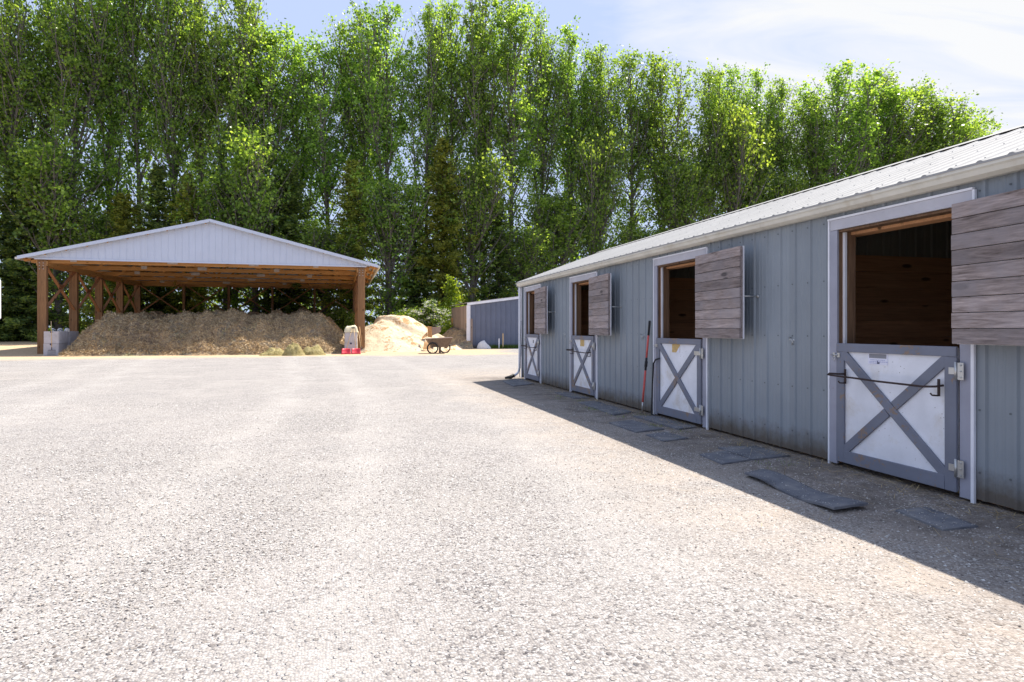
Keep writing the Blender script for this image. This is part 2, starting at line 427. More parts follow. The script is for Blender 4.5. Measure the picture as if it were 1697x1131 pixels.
tan = g.math('MULTIPLY', g.rng(ex, 1.9, 3.3, 0, .42), g.rng(y_, 19, 23, 1, 0))
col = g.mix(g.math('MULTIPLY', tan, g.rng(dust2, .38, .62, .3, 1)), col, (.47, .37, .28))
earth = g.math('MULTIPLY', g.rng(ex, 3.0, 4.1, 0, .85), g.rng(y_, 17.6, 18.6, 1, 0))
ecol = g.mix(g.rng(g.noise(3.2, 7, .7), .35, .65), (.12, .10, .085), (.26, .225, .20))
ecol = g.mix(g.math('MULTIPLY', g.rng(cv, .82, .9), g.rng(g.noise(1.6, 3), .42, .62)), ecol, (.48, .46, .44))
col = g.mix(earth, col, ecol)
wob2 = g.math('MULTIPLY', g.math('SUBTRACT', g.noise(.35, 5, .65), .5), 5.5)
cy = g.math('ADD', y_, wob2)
chips = g.math('MULTIPLY', g.rng(cy, 32.6, 35.2, 0, .9), g.rng(g.math('ADD', x_, wob2), 8.5, 10.5, 1, 0))
ccol = g.mix(g.rng(g.noise(7, 5, .7), .3, .7), (.46, .31, .17), (.66, .50, .32))
col = g.mix(chips, col, ccol)
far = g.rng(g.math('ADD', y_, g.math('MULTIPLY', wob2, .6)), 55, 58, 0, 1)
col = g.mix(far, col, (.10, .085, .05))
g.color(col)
hgt = g.math('ADD', g.math('MULTIPLY', g.math('SUBTRACT', 1, celld), .5), g.math('MULTIPLY', bigmask, .6))
hgt = g.math('ADD', hgt, g.math('MULTIPLY', g.noise(1.1, 4), 2.0))
g.bump(hgt, .9, .016)
M['gravel'] = g.m
xs = sorted(set([-1500, -700, -300, -150, -90] + [-60+2.0*i for i in range(81)] + [110, 150, 300, 700, 1500]))
ys = sorted(set([-600, -200, -60, -20] + [-10+.75*i for i in range(110)] + [80, 100, 150, 300, 700, 1800]))
def gz(x, y):
    u = 0
    if abs(x) < 60 and -10 < y < 70:
        u = .018*(noise.noise(Vector((x*.22, y*.22, 3)))) * smooth((3.2-x)/2 if y < 20 else 1)
    return gh(x, y) + u
gv = [(x, y, gz(x, y)) for y in ys for x in xs]
nx = len(xs)
gm = MB(); gm.add(gv, [(j*nx+i, j*nx+i+1, (j+1)*nx+i+1, (j+1)*nx+i) for j in range(len(ys)-1) for i in range(nx-1)], True)
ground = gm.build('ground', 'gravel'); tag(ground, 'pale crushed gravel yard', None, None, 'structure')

# loose stones
def stones(n, x0f, ymax, smin, smax, name, label, seed):
    r = np.random.default_rng(seed)
    # density falls off with distance: sample in camera wedge
    D = 1.9 + (ymax-1.9)*r.power(1.15, n)
    ang = r.uniform(-R(44), R(44), n) + YAW
    X = D/np.cos(ang-YAW)*np.sin(ang); Y = D/np.cos(ang-YAW)*np.cos(ang)
    keep = (X < 4.75-.9*r.random(n)**2*1.6) | (Y > 17.6)
    X, Y = X[keep], Y[keep]; n = len(X)
    base = np.array([(1, 0, 0), (-1, 0, 0), (0, 1, 0), (0, -1, 0), (0, 0, 1), (0, 0, -1)], float)
    tri = np.array([(0, 2, 4), (2, 1, 4), (1, 3, 4), (3, 0, 4)], int)
    s = smin + (smax-smin)*r.power(.35, n)
    sc = np.stack([s*r.uniform(.7, 1.3, n), s*r.uniform(.55, 1.0, n), s*r.uniform(.35, .75, n)], 1)
    V = base[None]*sc[:, None, :]*(1+r.uniform(-.3, .3, (n, 6, 1)))
    V[:, 4, :2] += (s[:, None]*r.uniform(-.4, .4, (n, 2)))
    t = r.uniform(0, 2*np.pi, n); c, q = np.cos(t)[:, None], np.sin(t)[:, None]
    VX = V[..., 0]*c - V[..., 1]*q; VY = V[..., 0]*q + V[..., 1]*c
    til = r.uniform(-.5, .5, n)[:, None]
    W = np.stack([VX + X[:, None], VY + Y[:, None], V[..., 2] + VX*til + s[:, None]*.12], 2)
    idx = (np.arange(n)[:, None, None]*6 + tri[None]).reshape(-1, 3)
    me = bpy.data.meshes.new(name); me.vertices.add(n*6); me.loops.add(idx.size); me.polygons.add(len(idx))
    me.vertices.foreach_set('co', W.reshape(-1).astype(np.float32))
    me.loops.foreach_set('vertex_index', idx.reshape(-1).astype(np.int32))
    me.polygons.foreach_set('loop_start', np.arange(0, idx.size, 3, dtype=np.int32))
    me.polygons.foreach_set('loop_total', np.full(len(idx), 3, dtype=np.int32))
    me.update(calc_edges=True); me.materials.append(M['pebble'])
    o = bpy.data.objects.new(name, me); COL.objects.link(o)
    tag(o, label, 'gravel', None, 'stuff'); return o
p = Mat('pebble', .85, .3)
isl = p.island()
p.color(p.ramp(isl, [(0, (.06, .055, .06)), (.07, (.12, .10, .09)), (.20, (.27, .24, .215)), (.45, (.38, .35, .32)), (.85, (.47, .445, .415)), (1, (.66, .64, .61))]))
p.bump(p.noise(120, 3), .3, .002)
M['pebble'] = p.m
stones(170000, 0, 12, .003, .0115, 'loose_gravel', 'loose grey and white stones scattered over the yard', 3)

# ------------------------------------------------------------------ horse barn
WX = 4.925; Y0, Y1 = -1.2, 17.33
DOORS = [(4.12, 5.46), (7.98, 9.32), (11.93, 13.24), (15.62, 16.86)]   # opening along y (hinge side first)
ZO = 2.41; ZEAVE = 2.69; XE = 4.80; XR = 7.31; ZR = 3.62
SL = (ZR-ZEAVE)/(XR-XE)
barn = empty('horse_barn', (WX, 8, 0), 'long grey-blue metal stable with a white roof and four split doors', 'barn')
def in_door(y):
    return any(a < y < b for a, b in DOORS)
# ribbed siding
def ribbed(axis, a, b, fixed, out, zlow, ztop, pitch=.2435, major=.019, phase=0.0):
    """profile of points (t, depth) along an axis"""
    pts = []; t = a; k = 0
    n0 = math.floor((a-phase)/pitch); tt = phase + n0*pitch
    raw = []
    while tt < b + pitch:
        raw += [(tt, 0), (tt+.012, major), (tt+.034, major), (tt+.046, 0)]
        for q in (.105, .165): raw += [(tt+q, 0), (tt+q+.006, .0035), (tt+q+.018, .0035), (tt+q+.024, 0)]
        tt += pitch
    return [(x, d) for x, d in raw if a <= x <= b]
prof = ribbed('Y', Y0, Y1, 0, 0, 0, 0)
ed = sorted([Y0, Y1] + [e for d in DOORS for e in d])
def depth_at(y):
    for (a, da), (b, db) in zip(prof, prof[1:]):
        if a <= y <= b: return da + (db-da)*(y-a)/max(b-a, 1e-6)
    return 0
allp = sorted(prof + [(e, depth_at(e)) for e in ed])
wm = MB()
for (a, da), (b, db) in zip(allp, allp[1:]):
    if b-a < 1e-5: continue
    zl = ZO if in_door((a+b)/2) else .035 + .0*random.random()
    wm.add([(WX-da, a, zl), (WX-db, b, zl), (WX-db, b, 2.68), (WX-da, a, 2.68)], [(0, 1, 2, 3)])
# screw heads
for k in range(int((Y1-Y0)/.2435)+1):
    y = math.floor(Y0/.2435)*.2435 + k*.2435 + .07
    for z in (.25, .75, 1.32, 1.9, 2.5):
        if y < Y0 or y > Y1 or (in_door(y) and z < ZO): continue
        if any(a-.12 < y < b+.12 for a, b in DOORS): continue
        wm.add([(WX-.006, y+dx*.009, z+dz*.009) for dx, dz in ((1, 0), (.5, .87), (-.5, .87), (-1, 0), (-.5, -.87), (.5, -.87))], [(0, 1, 2, 3, 4, 5)])
wall = wm.build('wall_siding', 'barn_siding', barn)
# inner skin, end walls, back wall
bm_ = MB()
for k in range(5):
    a = [Y0] + [d[1] for d in DOORS]; b = [d[0] for d in DOORS] + [Y1]
    bm_.box(WX+.012, a[k], .03, WX+.13, b[k], 2.66)
for a, b in DOORS: bm_.box(WX+.012, a, ZO+.002, WX+.13, b, 2.66)
bm_.build('wall_frame', 'stall_wood', barn)
XB = 9.82
ew = MB()
for y in (Y0, Y1-.01):
    ew.prism([(WX+.002, .03), (XB, .03), (XB, ZEAVE-.02), (XR, ZR-.05), (WX+.002, ZEAVE-.0)], 'Y', y, y+.012)
ew.box(XB, Y0, .03, XB+.012, Y1, ZEAVE-.03)
ew.build('end_wall', 'barn_siding', barn)
# roof: ribbed sheets
def ribroof(x0, z0, x1, z1, ya, yb, pitch, mat, parent, name, th=.018, rh=.02, extra=None):
    r = MB(); pr = []
    y = ya
    while y < yb:
        pr += [(y, 0), (min(y+.018, yb), rh), (min(y+.04, yb), rh), (min(y+.058, yb), 0)]; y += pitch
    pr.append((yb, 0))
    for (a, da), (b, db) in zip(pr, pr[1:]):
        if b-a < 1e-5: continue
        r.add([(x0, a, z0+da), (x0, b, z0+db), (x1, b, z1+db), (x1, a, z1+da)], [(0, 1, 2, 3)])
        if da or db: r.add([(x0, a, z0-.001), (x0, b, z0-.001), (x0, b, z0+db), (x0, a, z0+da)], [(0, 1, 2, 3)])
    r.add([(x0, ya, z0-th), (x0, yb, z0-th), (x1, yb, z1-th), (x1, ya, z1-th)], [(0, 1, 2, 3)])
    r.add([(x0, ya, z0-th), (x0, yb, z0-th), (x0, yb, z0), (x0, ya, z0)], [(0, 1, 2, 3)])
    r.add([(x0, ya, z0-th), (x0, ya, z0), (x1, ya, z1), (x1, ya, z1-th)], [(0, 1, 2, 3)])
    r.add([(x0, yb, z0-th), (x0, yb, z0), (x1, yb, z1), (x1, yb, z1-th)], [(0, 1, 2, 3)])
    if extra: extra(r)
    return r.build(name, mat, parent)
XO = XE-.035
def screws(r):
    for k in range(78):
        y = Y0-.1 + .028 + k*.2435
        if y > Y1: break
        for x in (XO+.06, XE+.85, XE+1.7):
            z = ZEAVE + (x-XE)*SL + .030
            r.tube([(x, y, z-.012), (x, y, z)], [.008, .006], 5)
rf = ribroof(XO, ZEAVE-.035*SL+.012, XR, ZR+.012, Y0-.1, Y1+.06, .2435, 'roof_metal', barn, 'roof', rh=.012, extra=screws)
ribroof(2*XR-XO+.4, ZEAVE-.435*SL+.012, XR, ZR+.012, Y0-.1, Y1+.06, .2435, 'roof_metal', barn, 'roof')  # unseen rear eave lengthened to keep sun from leaking into the stalls
rc = MB(); rc.prism([(XR-.16, ZR-.16*SL+.036), (XR, ZR+.042), (XR+.16, ZR-.16*SL+.036), (XR, ZR+.034)], 'Y', Y0-.1, Y1+.07); rc.build('ridge_cap', 'roof_metal', barn)
# gutter (K profile) with lip
gt = MB()
gp = [(4.90, 2.575), (4.845, 2.575), (4.80, 2.60), (4.785, 2.635), (4.77, 2.65), (4.77, 2.678), (4.782, 2.678), (4.782, 2.655), (4.80, 2.635), (4.81, 2.61), (4.85, 2.587), (4.90, 2.587)]
gt.prism(gp, 'Y', Y0-.1, Y1+.05)
gt.box(4.782, Y1+.03, 2.588, 4.885, Y1+.045, 2.668)
gt.build('gutter', 'gutter_cream', barn)
fs = MB(); fs.box(4.887, Y0, 2.59, 4.903, Y1, 2.68); fs.build('fascia', 'edge_white', barn)
rk = MB()
for sgn in (1,):
    rk.beam((4.80, Y1+.045, ZEAVE-.045), (XR, Y1+.045, ZR-.045), .02, .10)
    rk.beam((2*XR-4.8, Y1+.045, ZEAVE-.045), (XR, Y1+.045, ZR-.045), .02, .10)
rk.build('rake_trim', 'edge_white', barn)
ct = MB(); ct.box(WX-.028, Y1-.075, .02, WX-.0215, Y1+.004, 2.57); ct.box(WX-.028, Y1+.004, .02, WX+.07, Y1+.012, 2.6); ct.build('corner_trim', 'edge_white', barn)
ds = MB(); ds.tube([(4.86, Y1+.0, 2.58), (4.85, Y1-.02, 2.45), (4.855, Y1-.02, 1.2), (4.85, Y1-.02, .30), (4.80, Y1-.02, .16), (4.66, Y1-.05, .06)], .035, 8)
ds.build('downspout', 'edge_white', barn, 0)
dsk = MB(); dsk.tube([(4.68, Y1-.05, .10), (4.55, Y1-.06, .035), (4.42, Y1-.06, .02)], [.05, .055, .035], 8); dsk.build('drain_boot', 'black_rubber', barn)
# interior: partitions, back planks, header, rafters
def plank_wall_x(mb, x0, x1, y, z0, z1, n, th=.035, gap=.006):
    h = (z1-z0)/n
    for i in range(n): mb.box(x0, y+random.uniform(-.004, .004), z0+i*h+gap/2, x1, y+th, z0+(i+1)*h-gap/2)
def plank_wall_y(mb, y0, y1, x, z0, z1, n, th=.035, gap=.006):
    h = (z1-z0)/n
    for i in range(n): mb.box(x+random.uniform(-.004, .004), y0, z0+i*h+gap/2, x+th, y1, z0+(i+1)*h-gap/2)
parts_y = [2.6, 6.72, 10.62, 14.45, Y1-.14]
for y in parts_y:
    pm = MB(); plank_wall_x(pm, WX+.13, XB-.04, y, .03, 2.34, 11); pm.build('stall_partition', 'stall_wood', barn)
    q = MB(); pr = ribbed('X', WX+.13, XB-.05, 0, 0, 0, 0, pitch=.26); rz = lambda x: ZEAVE-.04+(min(x, 2*XR-x)-XE)*SL
    for (a, da), (b, db) in zip(pr, pr[1:]):
        if b-a < 1e-5: continue
        q.add([(a, y+.03-da, 2.335), (b, y+.03-db, 2.335), (b, y+.03-db, rz(b)), (a, y+.03-da, rz(a))], [(0, 1, 2, 3)])
    q.build('partition_siding', 'inside_metal', barn)
    rr = MB(); rr.beam((WX+.14, y-.03, ZEAVE-.13), (XR, y-.03, ZR-.17), .04, .18); rr.build('rafter', 'stall_wood', barn)
bp = MB(); plank_wall_y(bp, Y0, Y1-.05, XB-.06, .03, 2.5, 12); bp.build('back_planking', 'stall_wood', barn)
hd = MB(); hd.box(WX+.132, Y0+.02, 2.36, WX+.30, Y1-.02, 2.62); hd.build('header_beam', 'stall_wood', barn)
pu = MB()
for k in range(1, 5):
    x = XE + k*.5; z = ZEAVE + (x-XE)*SL - .05
    pu.box(x, Y0+.02, z-.07, x+.04, Y1-.03, z)
pu.build('roof_purlins', 'stall_wood', barn)
fl = MB(); fl.box(WX+.14, Y0+.02, .005, XB-.1, Y1-.02, .05); fl.build('stall_floor', 'heap_straw', barn)

TILT = [.02, .03, .0, .012]
def split_door(i, a, b):
    # trims
    tr = MB(); xf, xb = WX-.024, WX-.002
    for q_ in ((xf, b, .02, xb, b+.10, 2.408, 'door_trim'), (xf, a-.10, .02, xb, a, 2.40, 'door_trim'), (xf-.004, a-.115, 2.41, xb, b+.09, 2.515, 'door_header')):
        MB().box(*q_[:6]).build(q_[6], 'trim_light' if q_[6] == 'door_header' else 'trim_grey', barn, .003)
    
    we = MB()
    we.box(xf-.006, b+.1005, .0, xb-.004, b+.122, 2.517)
    we.box(xf-.012, a-.12, 2.516, xb-.004, b+.122, 2.535)
    we.build('edge_trim', 'edge_white', barn)
    MB().box(xf-.006, a-.128, .0, xb-.004, a-.1005, 2.404).build('edge_trim', 'edge_white', barn)
    MB().box(xf-.008, a-.135, 2.405, xb-.004, a-.1155, 2.5155).build('edge_trim', 'edge_white', barn)
    jb = MB()
    jb.box(WX-.001, b-.001, .04, WX+.045, b+.04, 2.405, .001); jb.box(WX+.075, b-.018, .04, WX+.19, b+.04, 2.405, .001)
    jb.box(WX-.001, a-.04, .04, WX+.19, a+.001, 2.405, .001)
    jb.box(WX-.001, a, 2.385, WX+.12, b, 2.408)
    jb.build('door_jamb', 'jamb_wood', barn, .004)
    js = MB(); js.box(WX+.046, b-.028, .04, WX+.073, b, 2.404); js.build('jamb_track', 'edge_white', barn)
    # lower door
    X = WX-.022; zb, zt = .055, 1.252; ya, yb = a+.012, b-.012
    dp = MB(); dp.box(X, ya+.01, zb+.01, X+.02, yb-.01, zt-.01)
    door = dp.build('lower_door', 'door_white', barn)
    fr = MB(); xo = X-.024; j = .0015
    fr.box(xo, ya, zb, X-.0015, ya+.105, zt-.0855, j); fr.box(xo, yb-.10, zb, X-.0015, yb, zt-.0855, j)
    fr.box(xo-.001, ya, zt-.085, X-.0015, yb, zt, j)
    fr.box(xo-.002, ya+.106, zb, X-.0015, yb-.101, zb+.12, j)
    f = fr.build('door_frame', 'door_grey', door, .004)
    br = MB()
    p = [(ya+.15, zb+.14), (yb-.145, zt-.125)]; q = [(ya+.15, zt-.125), (yb-.145, zb+.14)]
    xm = X-.011
    br.beam((xm, p[0][0]-.035, p[0][1]-.045), (xm, p[1][0]+.035, p[1][1]+.04), .018, .085, up=(1, 0, 0)) if False else None
    def brace(mb, u, v, off, s0=0, s1=1):
        P = Vector((xm-off, u[0], u[1])); Q = Vector((xm-off, v[0], v[1])); d = Q-P
        d_ = d.normalized(); nrm_ = Vector((0, -d_.z, d_.y)); h = .044
        A = P + d*s0; B = P + d*s1
        vs = [pt + nrm_*(sg*h) + Vector((t, 0, 0)) for pt in (A, B) for sg, t in ((-1, -.0105), (1, -.0105), (1, .0095), (-1, .0095))]
        mb.add(vs, [(3, 2, 1, 0), (4, 5, 6, 7), (0, 1, 5, 4), (1, 2, 6, 5), (2, 3, 7, 6), (3, 0, 4, 7)])
    brace(br, (ya+.075, zb+.10), (yb-.075, zt-.09), .0008, 0, 1)
    brace(br, (ya+.075, zt-.09), (yb-.075, zb+.10), 0, 0, .466)
    brace(br, (ya+.075, zt-.09), (yb-.075, zb+.10), 0, .534, 1)
    br.build('cross_brace', 'door_grey', door, .003)
    for z in (zb+.20, zt-.20):
        h = MB(); h.box(xo-.008, ya-.072, z-.07, xo-.0015, ya-.018, z+.07)
        h.tube([(xo-.01, ya-.006, z-.075), (xo-.01, ya-.006, z+.075)], .011, 8)
        h.box(xo-.008, ya+.005, z-.028, xo-.0025, ya+(.16 if i == 1 else .06), z+.028)
        for zz in (-.05, 0, .05): h.tube([(xo-.008, ya-.05, z+zz), (xo-.013, ya-.05, z+zz)], .007, 6)
        h.build('hinge', 'steel', door)
    la = MB(); z = zt-.12
    la.tube([(xo-.01, yb-.03, z), (xo-.012, yb+.055, z)], .008, 6); la.box(xo-.008, yb-.055, z-.022, xo-.0025, yb-.02, z+.022)
    la.tube([(xo-.012, yb+.02, z), (xo-.03, yb+.018, z-.03), (xo-.025, yb, z-.055), (xo-.012, yb-.01, z-.02)], .006, 6)
    la.box(WX-.033, yb+.03, z-.022, WX-.0255, yb+.06, z+.022)
    la.build('latch', 'steel', door)
    if i != 1:
        ba = MB(); z = .935; x = xo-.085
        l, r_ = yb+.02-.0, ya+.13
        if i == 0: l = yb-.005
        ba.tube([(xo-.01, yb-.13, z+.012), (xo-.05, yb-.09, z+.01), (x-.01, l-.01, z+.012), (x-.02, l+.0, z+.0), (x-.02, l-.05, z-.004), (x, l-.3, z-.012), (x, (l+r_)/2, z-.022), (x, r_+.1, z-.028), (x+.02, r_, z-.02), (xo-.004, r_-.02, z-.01)], .0095, 7)
        for y, dz in ((yb-.13, 0), (ya+.15, -.02)):
            ba.box(xo-.012, y-.011, z-.085+dz, xo-.0035, y+.011, z+.06+dz)
            ba.tube([(xo-.012, y, z-.08+dz), (xo-.055, y+.02, z-.078+dz), (xo-.065, y+.03, z-.06+dz)], .007, 6)
        ba.build('blanket_bar', 'dark_iron', door)
    # upper door swung right back, held off the wall
    W_ = 1.16; n = 9; z0, z1 = 1.275, 2.405
    sh = empty('upper_door', (WX-.10, a-.055, z0), None, None); sh.parent = barn; sh.location = Vector((WX-.10, a-.055, z0)) - barn.location
    ang = R(4.5); dy = -math.cos(ang); dx = -math.sin(ang)
    base = Vector((WX-.175, a-.055, 0))
    e1 = Vector((dx, dy, 0)); e2 = Vector((-dy, dx, 0))*1.0   # e2 points into the wall
    if e2.x < 0: e2 = -e2
    def P(u, v, z): return base + e1*u + e2*v + Vector((0, 0, z))
    def obx(mb, u0, v0, za, u1, v1, zb_):
        vs = [P(u, v, z) for u in (u0, u1) for v in (v0, v1) for z in (za, zb_)]
        mb.add(vs, [(0, 1, 3, 2), (4, 6, 7, 5), (0, 4, 5, 1), (2, 3, 7, 6), (0, 2, 6, 4), (1, 5, 7, 3)])
    pk = MB(); h = (z1-z0)/n
    for k in range(n):
        e = random.uniform(-.004, .006); obx(pk, e, random.uniform(0, .0025), z0+k*h+.003, W_+random.uniform(-.004, .006), .022, z0+(k+1)*h-.003)
    up = pk.build('planking', 'shutter_wood', sh, .0025)
    bk = MB(); obx(bk, .02, .0235, z0+.004, .12, .05, z1-.004); obx(bk, W_-.11, .0235, z0+.004, W_-.012, .05, z1-.004)
    obx(bk, .121, .0235, z1-.12, W_-.111, .048, z1-.01); obx(bk, .121, .0235, z0+.01, W_-.111, .048, z0+.12)
    bk.build('back_frame', 'shutter_wood', sh)
    es = MB(); obx(es, W_-.014, .052, z0+.0, W_+.004, .064, z1); obx(es, .0, .052, z0, W_-.0145, .056, z1)
    es.build('metal_backing', 'edge_white', sh)
    pb = MB(); zc_ = z0+.52
    pA = P(W_-.02, .064, zc_); pb.tube([pA, (WX-.005, pA.y-.02, zc_+.0)], .008, 6); pb.tube([(WX-.004, pA.y-.02, zc_), (WX-.02, pA.y-.02, zc_)], .02, 8)
    pb.build('stay_hook', 'steel', sh)
    for z in (z0+.16, z1-.16): MB().tube([(WX-.026, a-.03, z), (WX-.06, a-.05, z), P(.0, .058, z), P(.10, .068, z)], .012, 6).build('hinge', 'steel', sh)
LBL = [None]*4
for i, (a, b) in enumerate(DOORS): split_door(i, a, b)
# tie hooks in the siding
for y, z in ((6.15, 1.27), (9.86, 1.27), (13.72, 1.27)):
    h = MB(); h.tube([(WX-.004, y+.03, z+.03), (WX-.03, y+.03, z+.03), (WX-.035, y+.01, z+.005), (WX-.03, y-.03, z), (WX-.045, y-.045, z-.02), (WX-.03, y-.03, z-.045), (WX-.02, y, z-.05)], .006, 6)
    h.tube([(WX-.002, y-.03, z), (WX-.024, y-.03, z)], [.022, .014], 8)
    h.build('tie_hook', 'steel', barn)

# papers pinned on the doors
def notice(y0, y1, z0, z1, mat, label, kind):
    x = WX-.0245
    r = empty('paper_notice', (x, (y0+y1)/2, z0), label, 'notice')
    m = MB(); m.box(x-.002, y0, z0, x+.001, y1, z1); m.build('sheet', mat, r)
    if kind == 'print':
        q = MB(); q.box(x-.0035, y0+.015, z1-.045, x-.0025, y1-.015, z1-.006); q.build('picture_band', 'ink_grey', r)
        q = MB()
        for zz, l0, l1 in ((z1-.062, .03, .20), (z1-.078, .02, .21), (z1-.092, .02, .10)):
            y = y1-l0
            while y > y1-l1:
                ww = random.uniform(.008, .022); q.box(x-.0035, y-ww, zz-.003, x-.0025, y, zz+.003); y -= ww+.006
        q.build('text_line', 'ink_blue', r)
        q = MB(); yc = (y0+y1)/2-.01; q.prism([(yc-.012, z0+.008), (yc+.016, z0+.008), (yc+.016, z0+.036), (yc+.004, z0+.036), (yc+.012, z0+.022), (yc-.004, z0+.02), (yc-.012, z0+.034)], 'X', x-.0035, x-.0025); q.build('emblem', 'ink_dark', r)
    if kind == 'torn':
        q = MB(); q.prism([(y0+.0, z0+.0), (y0+.10, z0), (y0+.05, z0+.05), (y0+.0, z0+.10)], 'X', x-.0035, x-.0025); q.build('torn_patch', 'paper', r)
notice(4.86-.03, 4.86+.20, 1.06, 1.165, 'paper', 'white printed notice with grey band on the nearest white door', 'print')
notice(8.60, 8.83, 1.04, 1.165, 'paper_yellow', 'torn brown card on the second nearest white door', 'torn')
notice(12.50, 12.72, 1.03, 1.165, 'paper_yellow', 'plain yellow card on the third white door from the front', 'plain')
notice(16.10, 16.19, 1.02, 1.10, 'ink_grey', 'small dark tag on the farthest white door', 'plain')

# leaning digging bar
tl = empty('digging_bar', (4.78, 9.95, 0), 'long red and black digging tool leaning on the barn wall', 'tool')
p0 = Vector((4.74, 9.53, .02)); p1 = Vector((4.892, 9.55, 1.53))
def lerp(t): return p0 + (p1-p0)*t
m = MB(); m.tube([lerp(.12), lerp(.46)], .017, 8); m.tube([lerp(.60), lerp(.84)], .017, 8); m.build('shaft', 'tool_red', tl)
m = MB(); m.tube([lerp(.461), lerp(.599)], .019, 8); m.tube([lerp(.50), lerp(.56)], .026, 8); m.build('sleeve', 'black_rubber', tl)
m = MB(); m.tube([lerp(.841), lerp(.98), lerp(1)], [.019, .020, .016], 8); m.build('grip', 'black_rubber', tl)
m = MB(); m.tube([lerp(.0), lerp(.08), lerp(.119)], [.006, .011, .016], 8); m.build('tip', 'steel', tl)
# hose hanging beside second door
m = MB(); m.tube([(4.86, 9.15, .93), (4.84, 9.24, .91), (4.85, 9.34, .84), (4.855, 9.385, .5), (4.86, 9.41, .2), (4.85, 9.41, .06), (4.83, 9.36, .02), (4.82, 9.24, .018)], .013, 7)
hs = m.build('hose', 'black_rubber'); tag(hs, 'black hose hanging down beside the second nearest door', 'hose')
m = MB(); pts = [(4.87, Y1-.10, 1.62)]
for k in range(9): pts.append((4.86-.012*math.sin(k), Y1-.11-.012*math.cos(k*1.3), 1.5-.13*k))
pts += [(4.83, Y1-.13, .3), (4.80, Y1-.2, .06)]
m.tube(pts, .011, 6); rp = m.build('rope', 'rope_grey'); tag(rp, 'grey rope hanging down the far corner of the barn', 'rope')

# rubber mats
def mat_(pts, label, z=.012, th=.014, curl=0, nm='rubber_mat'):
    n = 12; A, B, C_, D = [Vector((*p, 0)) for p in pts]; m = MB(); vs = []
    for layer in (0, 1):
        for i in range(n+1):
            for j in range(n+1):
                u, v = i/n, j/n
                P = (A*(1-u)+D*u)*(1-v) + (B*(1-u)+C_*u)*v
                # rows: A->B one edge, D->C other
                ww = .012*noise.noise(Vector((P.x*2.2, P.y*2.2, 5)))
                zz = z*.45 + .002 + ww*.5 + (.016+math.sin(u*math.pi*2.3+.4)*.020 if curl else 0)
                e = .006*noise.noise(Vector((P.x*7, P.y*7, 1)))
                vs.append((P.x+e, P.y+e, zz + (th if layer else -.01)))
    k = (n+1)**2
    for i in range(n):
        for j in range(n):
            a = i*(n+1)+j
            m_f = (a, a+1, a+n+2, a+n+1)
            m.f.append(tuple(q+k for q in m_f)); m.f.append(tuple(reversed(m_f))); m.sm += [True, True]
    per = [i for i in range(n+1)] + [i*(n+1)+n for i in range(1, n+1)] + [n*(n+1)+j for j in range(n-1, -1, -1)] + [i*(n+1) for i in range(n-1, 0, -1)]
    for a, b in zip(per, per[1:]+per[:1]): m.f.append((a, b, b+k, a+k)); m.sm.append(False)
    m.v = vs
    o = m.build(nm, 'mat_dusty'); tag(o, label, 'rubber mat', 'rubber mats laid along the barn'); return o
mats = [
 ([(3.69, 5.28), (3.96, 5.37), (3.95, 4.08), (3.59, 4.03)], 'long buckled rubber mat lying left of the nearest door', .014, 1),
 ([(4.10, 3.97), (4.40, 3.98), (4.33, 3.50), (4.02, 3.50)], 'small flat rubber mat nearest the camera below the nearest door', .010, 0),
 ([(3.83, 6.29), (4.22, 6.40), (4.19, 5.89), (3.78, 5.79)], 'short bluish mat at the shadow edge between first and second doors', .014, 0),
 ([(4.26, 6.60), (4.79, 6.62), (4.75, 5.97), (4.22, 5.90)], 'dusty mat against the barn wall between first and second doors', .010, 0),
 ([(3.86, 7.65), (4.22, 7.75), (4.25, 7.25), (3.85, 7.14)], 'small square mat just in front of the second nearest door', .014, 0),
 ([(3.82, 8.75), (4.27, 8.92), (4.32, 8.0), (3.82, 7.85)], 'wide mat left of the second nearest door threshold', .012, 0),
 ([(4.48, 9.30), (4.83, 9.25), (4.86, 8.05), (4.50, 7.92)], 'doorstep mat under the second nearest white door', .018, 0),
 ([(4.32, 11.33), (4.73, 11.50), (4.69, 9.75), (4.24, 9.50)], 'long mat between second and third doors near the leaning tool', .012, 0),
 ([(4.12, 16.36), (4.80, 17.1), (4.70, 15.4), (4.02, 14.9)], 'farthest mat lying at the far corner of the barn', .014, 0),
 ([(4.50, 13.2), (4.82, 13.2), (4.82, 12.0), (4.48, 12.0)], 'doorstep mat under the third white door from the front', .012, 0)]
for pts, lb, z, c in mats: mat_(pts, lb, z, .008, c)

V_ = []
for pts, lb, z, c in mats:
    A, B, C_, D = [np.array(p) for p in pts]; k = int(60 + 260*np.linalg.norm(B-A)*np.linalg.norm(D-A))
    u = rng.random(k)**1.0; v = rng.random(k); e_ = rng.random(k) < .5; v = np.where(e_, np.where(rng.random(k) < .5, v*.12, 1-v*.12), v)
    P2 = ((A*(1-u)[:, None]+D*u[:, None])*(1-v)[:, None] + (B*(1-u)[:, None]+C_*u[:, None])*v[:, None])
    zt = z*.45+.017 + ((.014+np.sin(u*np.pi*2.3+.4)*.020) if c else 0)
    for (x, y), zz in zip(P2, np.broadcast_to(zt, k)):
        q = rng.uniform(.0025, .008); t = rng.uniform(0, 6.28)
        ps = [(x+q*math.cos(t+a_), y+q*math.sin(t+a_)*.8, zz) for a_ in (0, 2.1, 4.2)]; top = (x+q*.2, y, zz+q*.8)
        for a_, b_ in ((0, 1), (1, 2), (2, 0)): V_.append((ps[a_], ps[b_], top))
o = npmesh('grit', np.array(V_), 'pebble'); tag(o, 'gravel grit kicked onto the rubber mats', 'gravel', None, 'stuff')

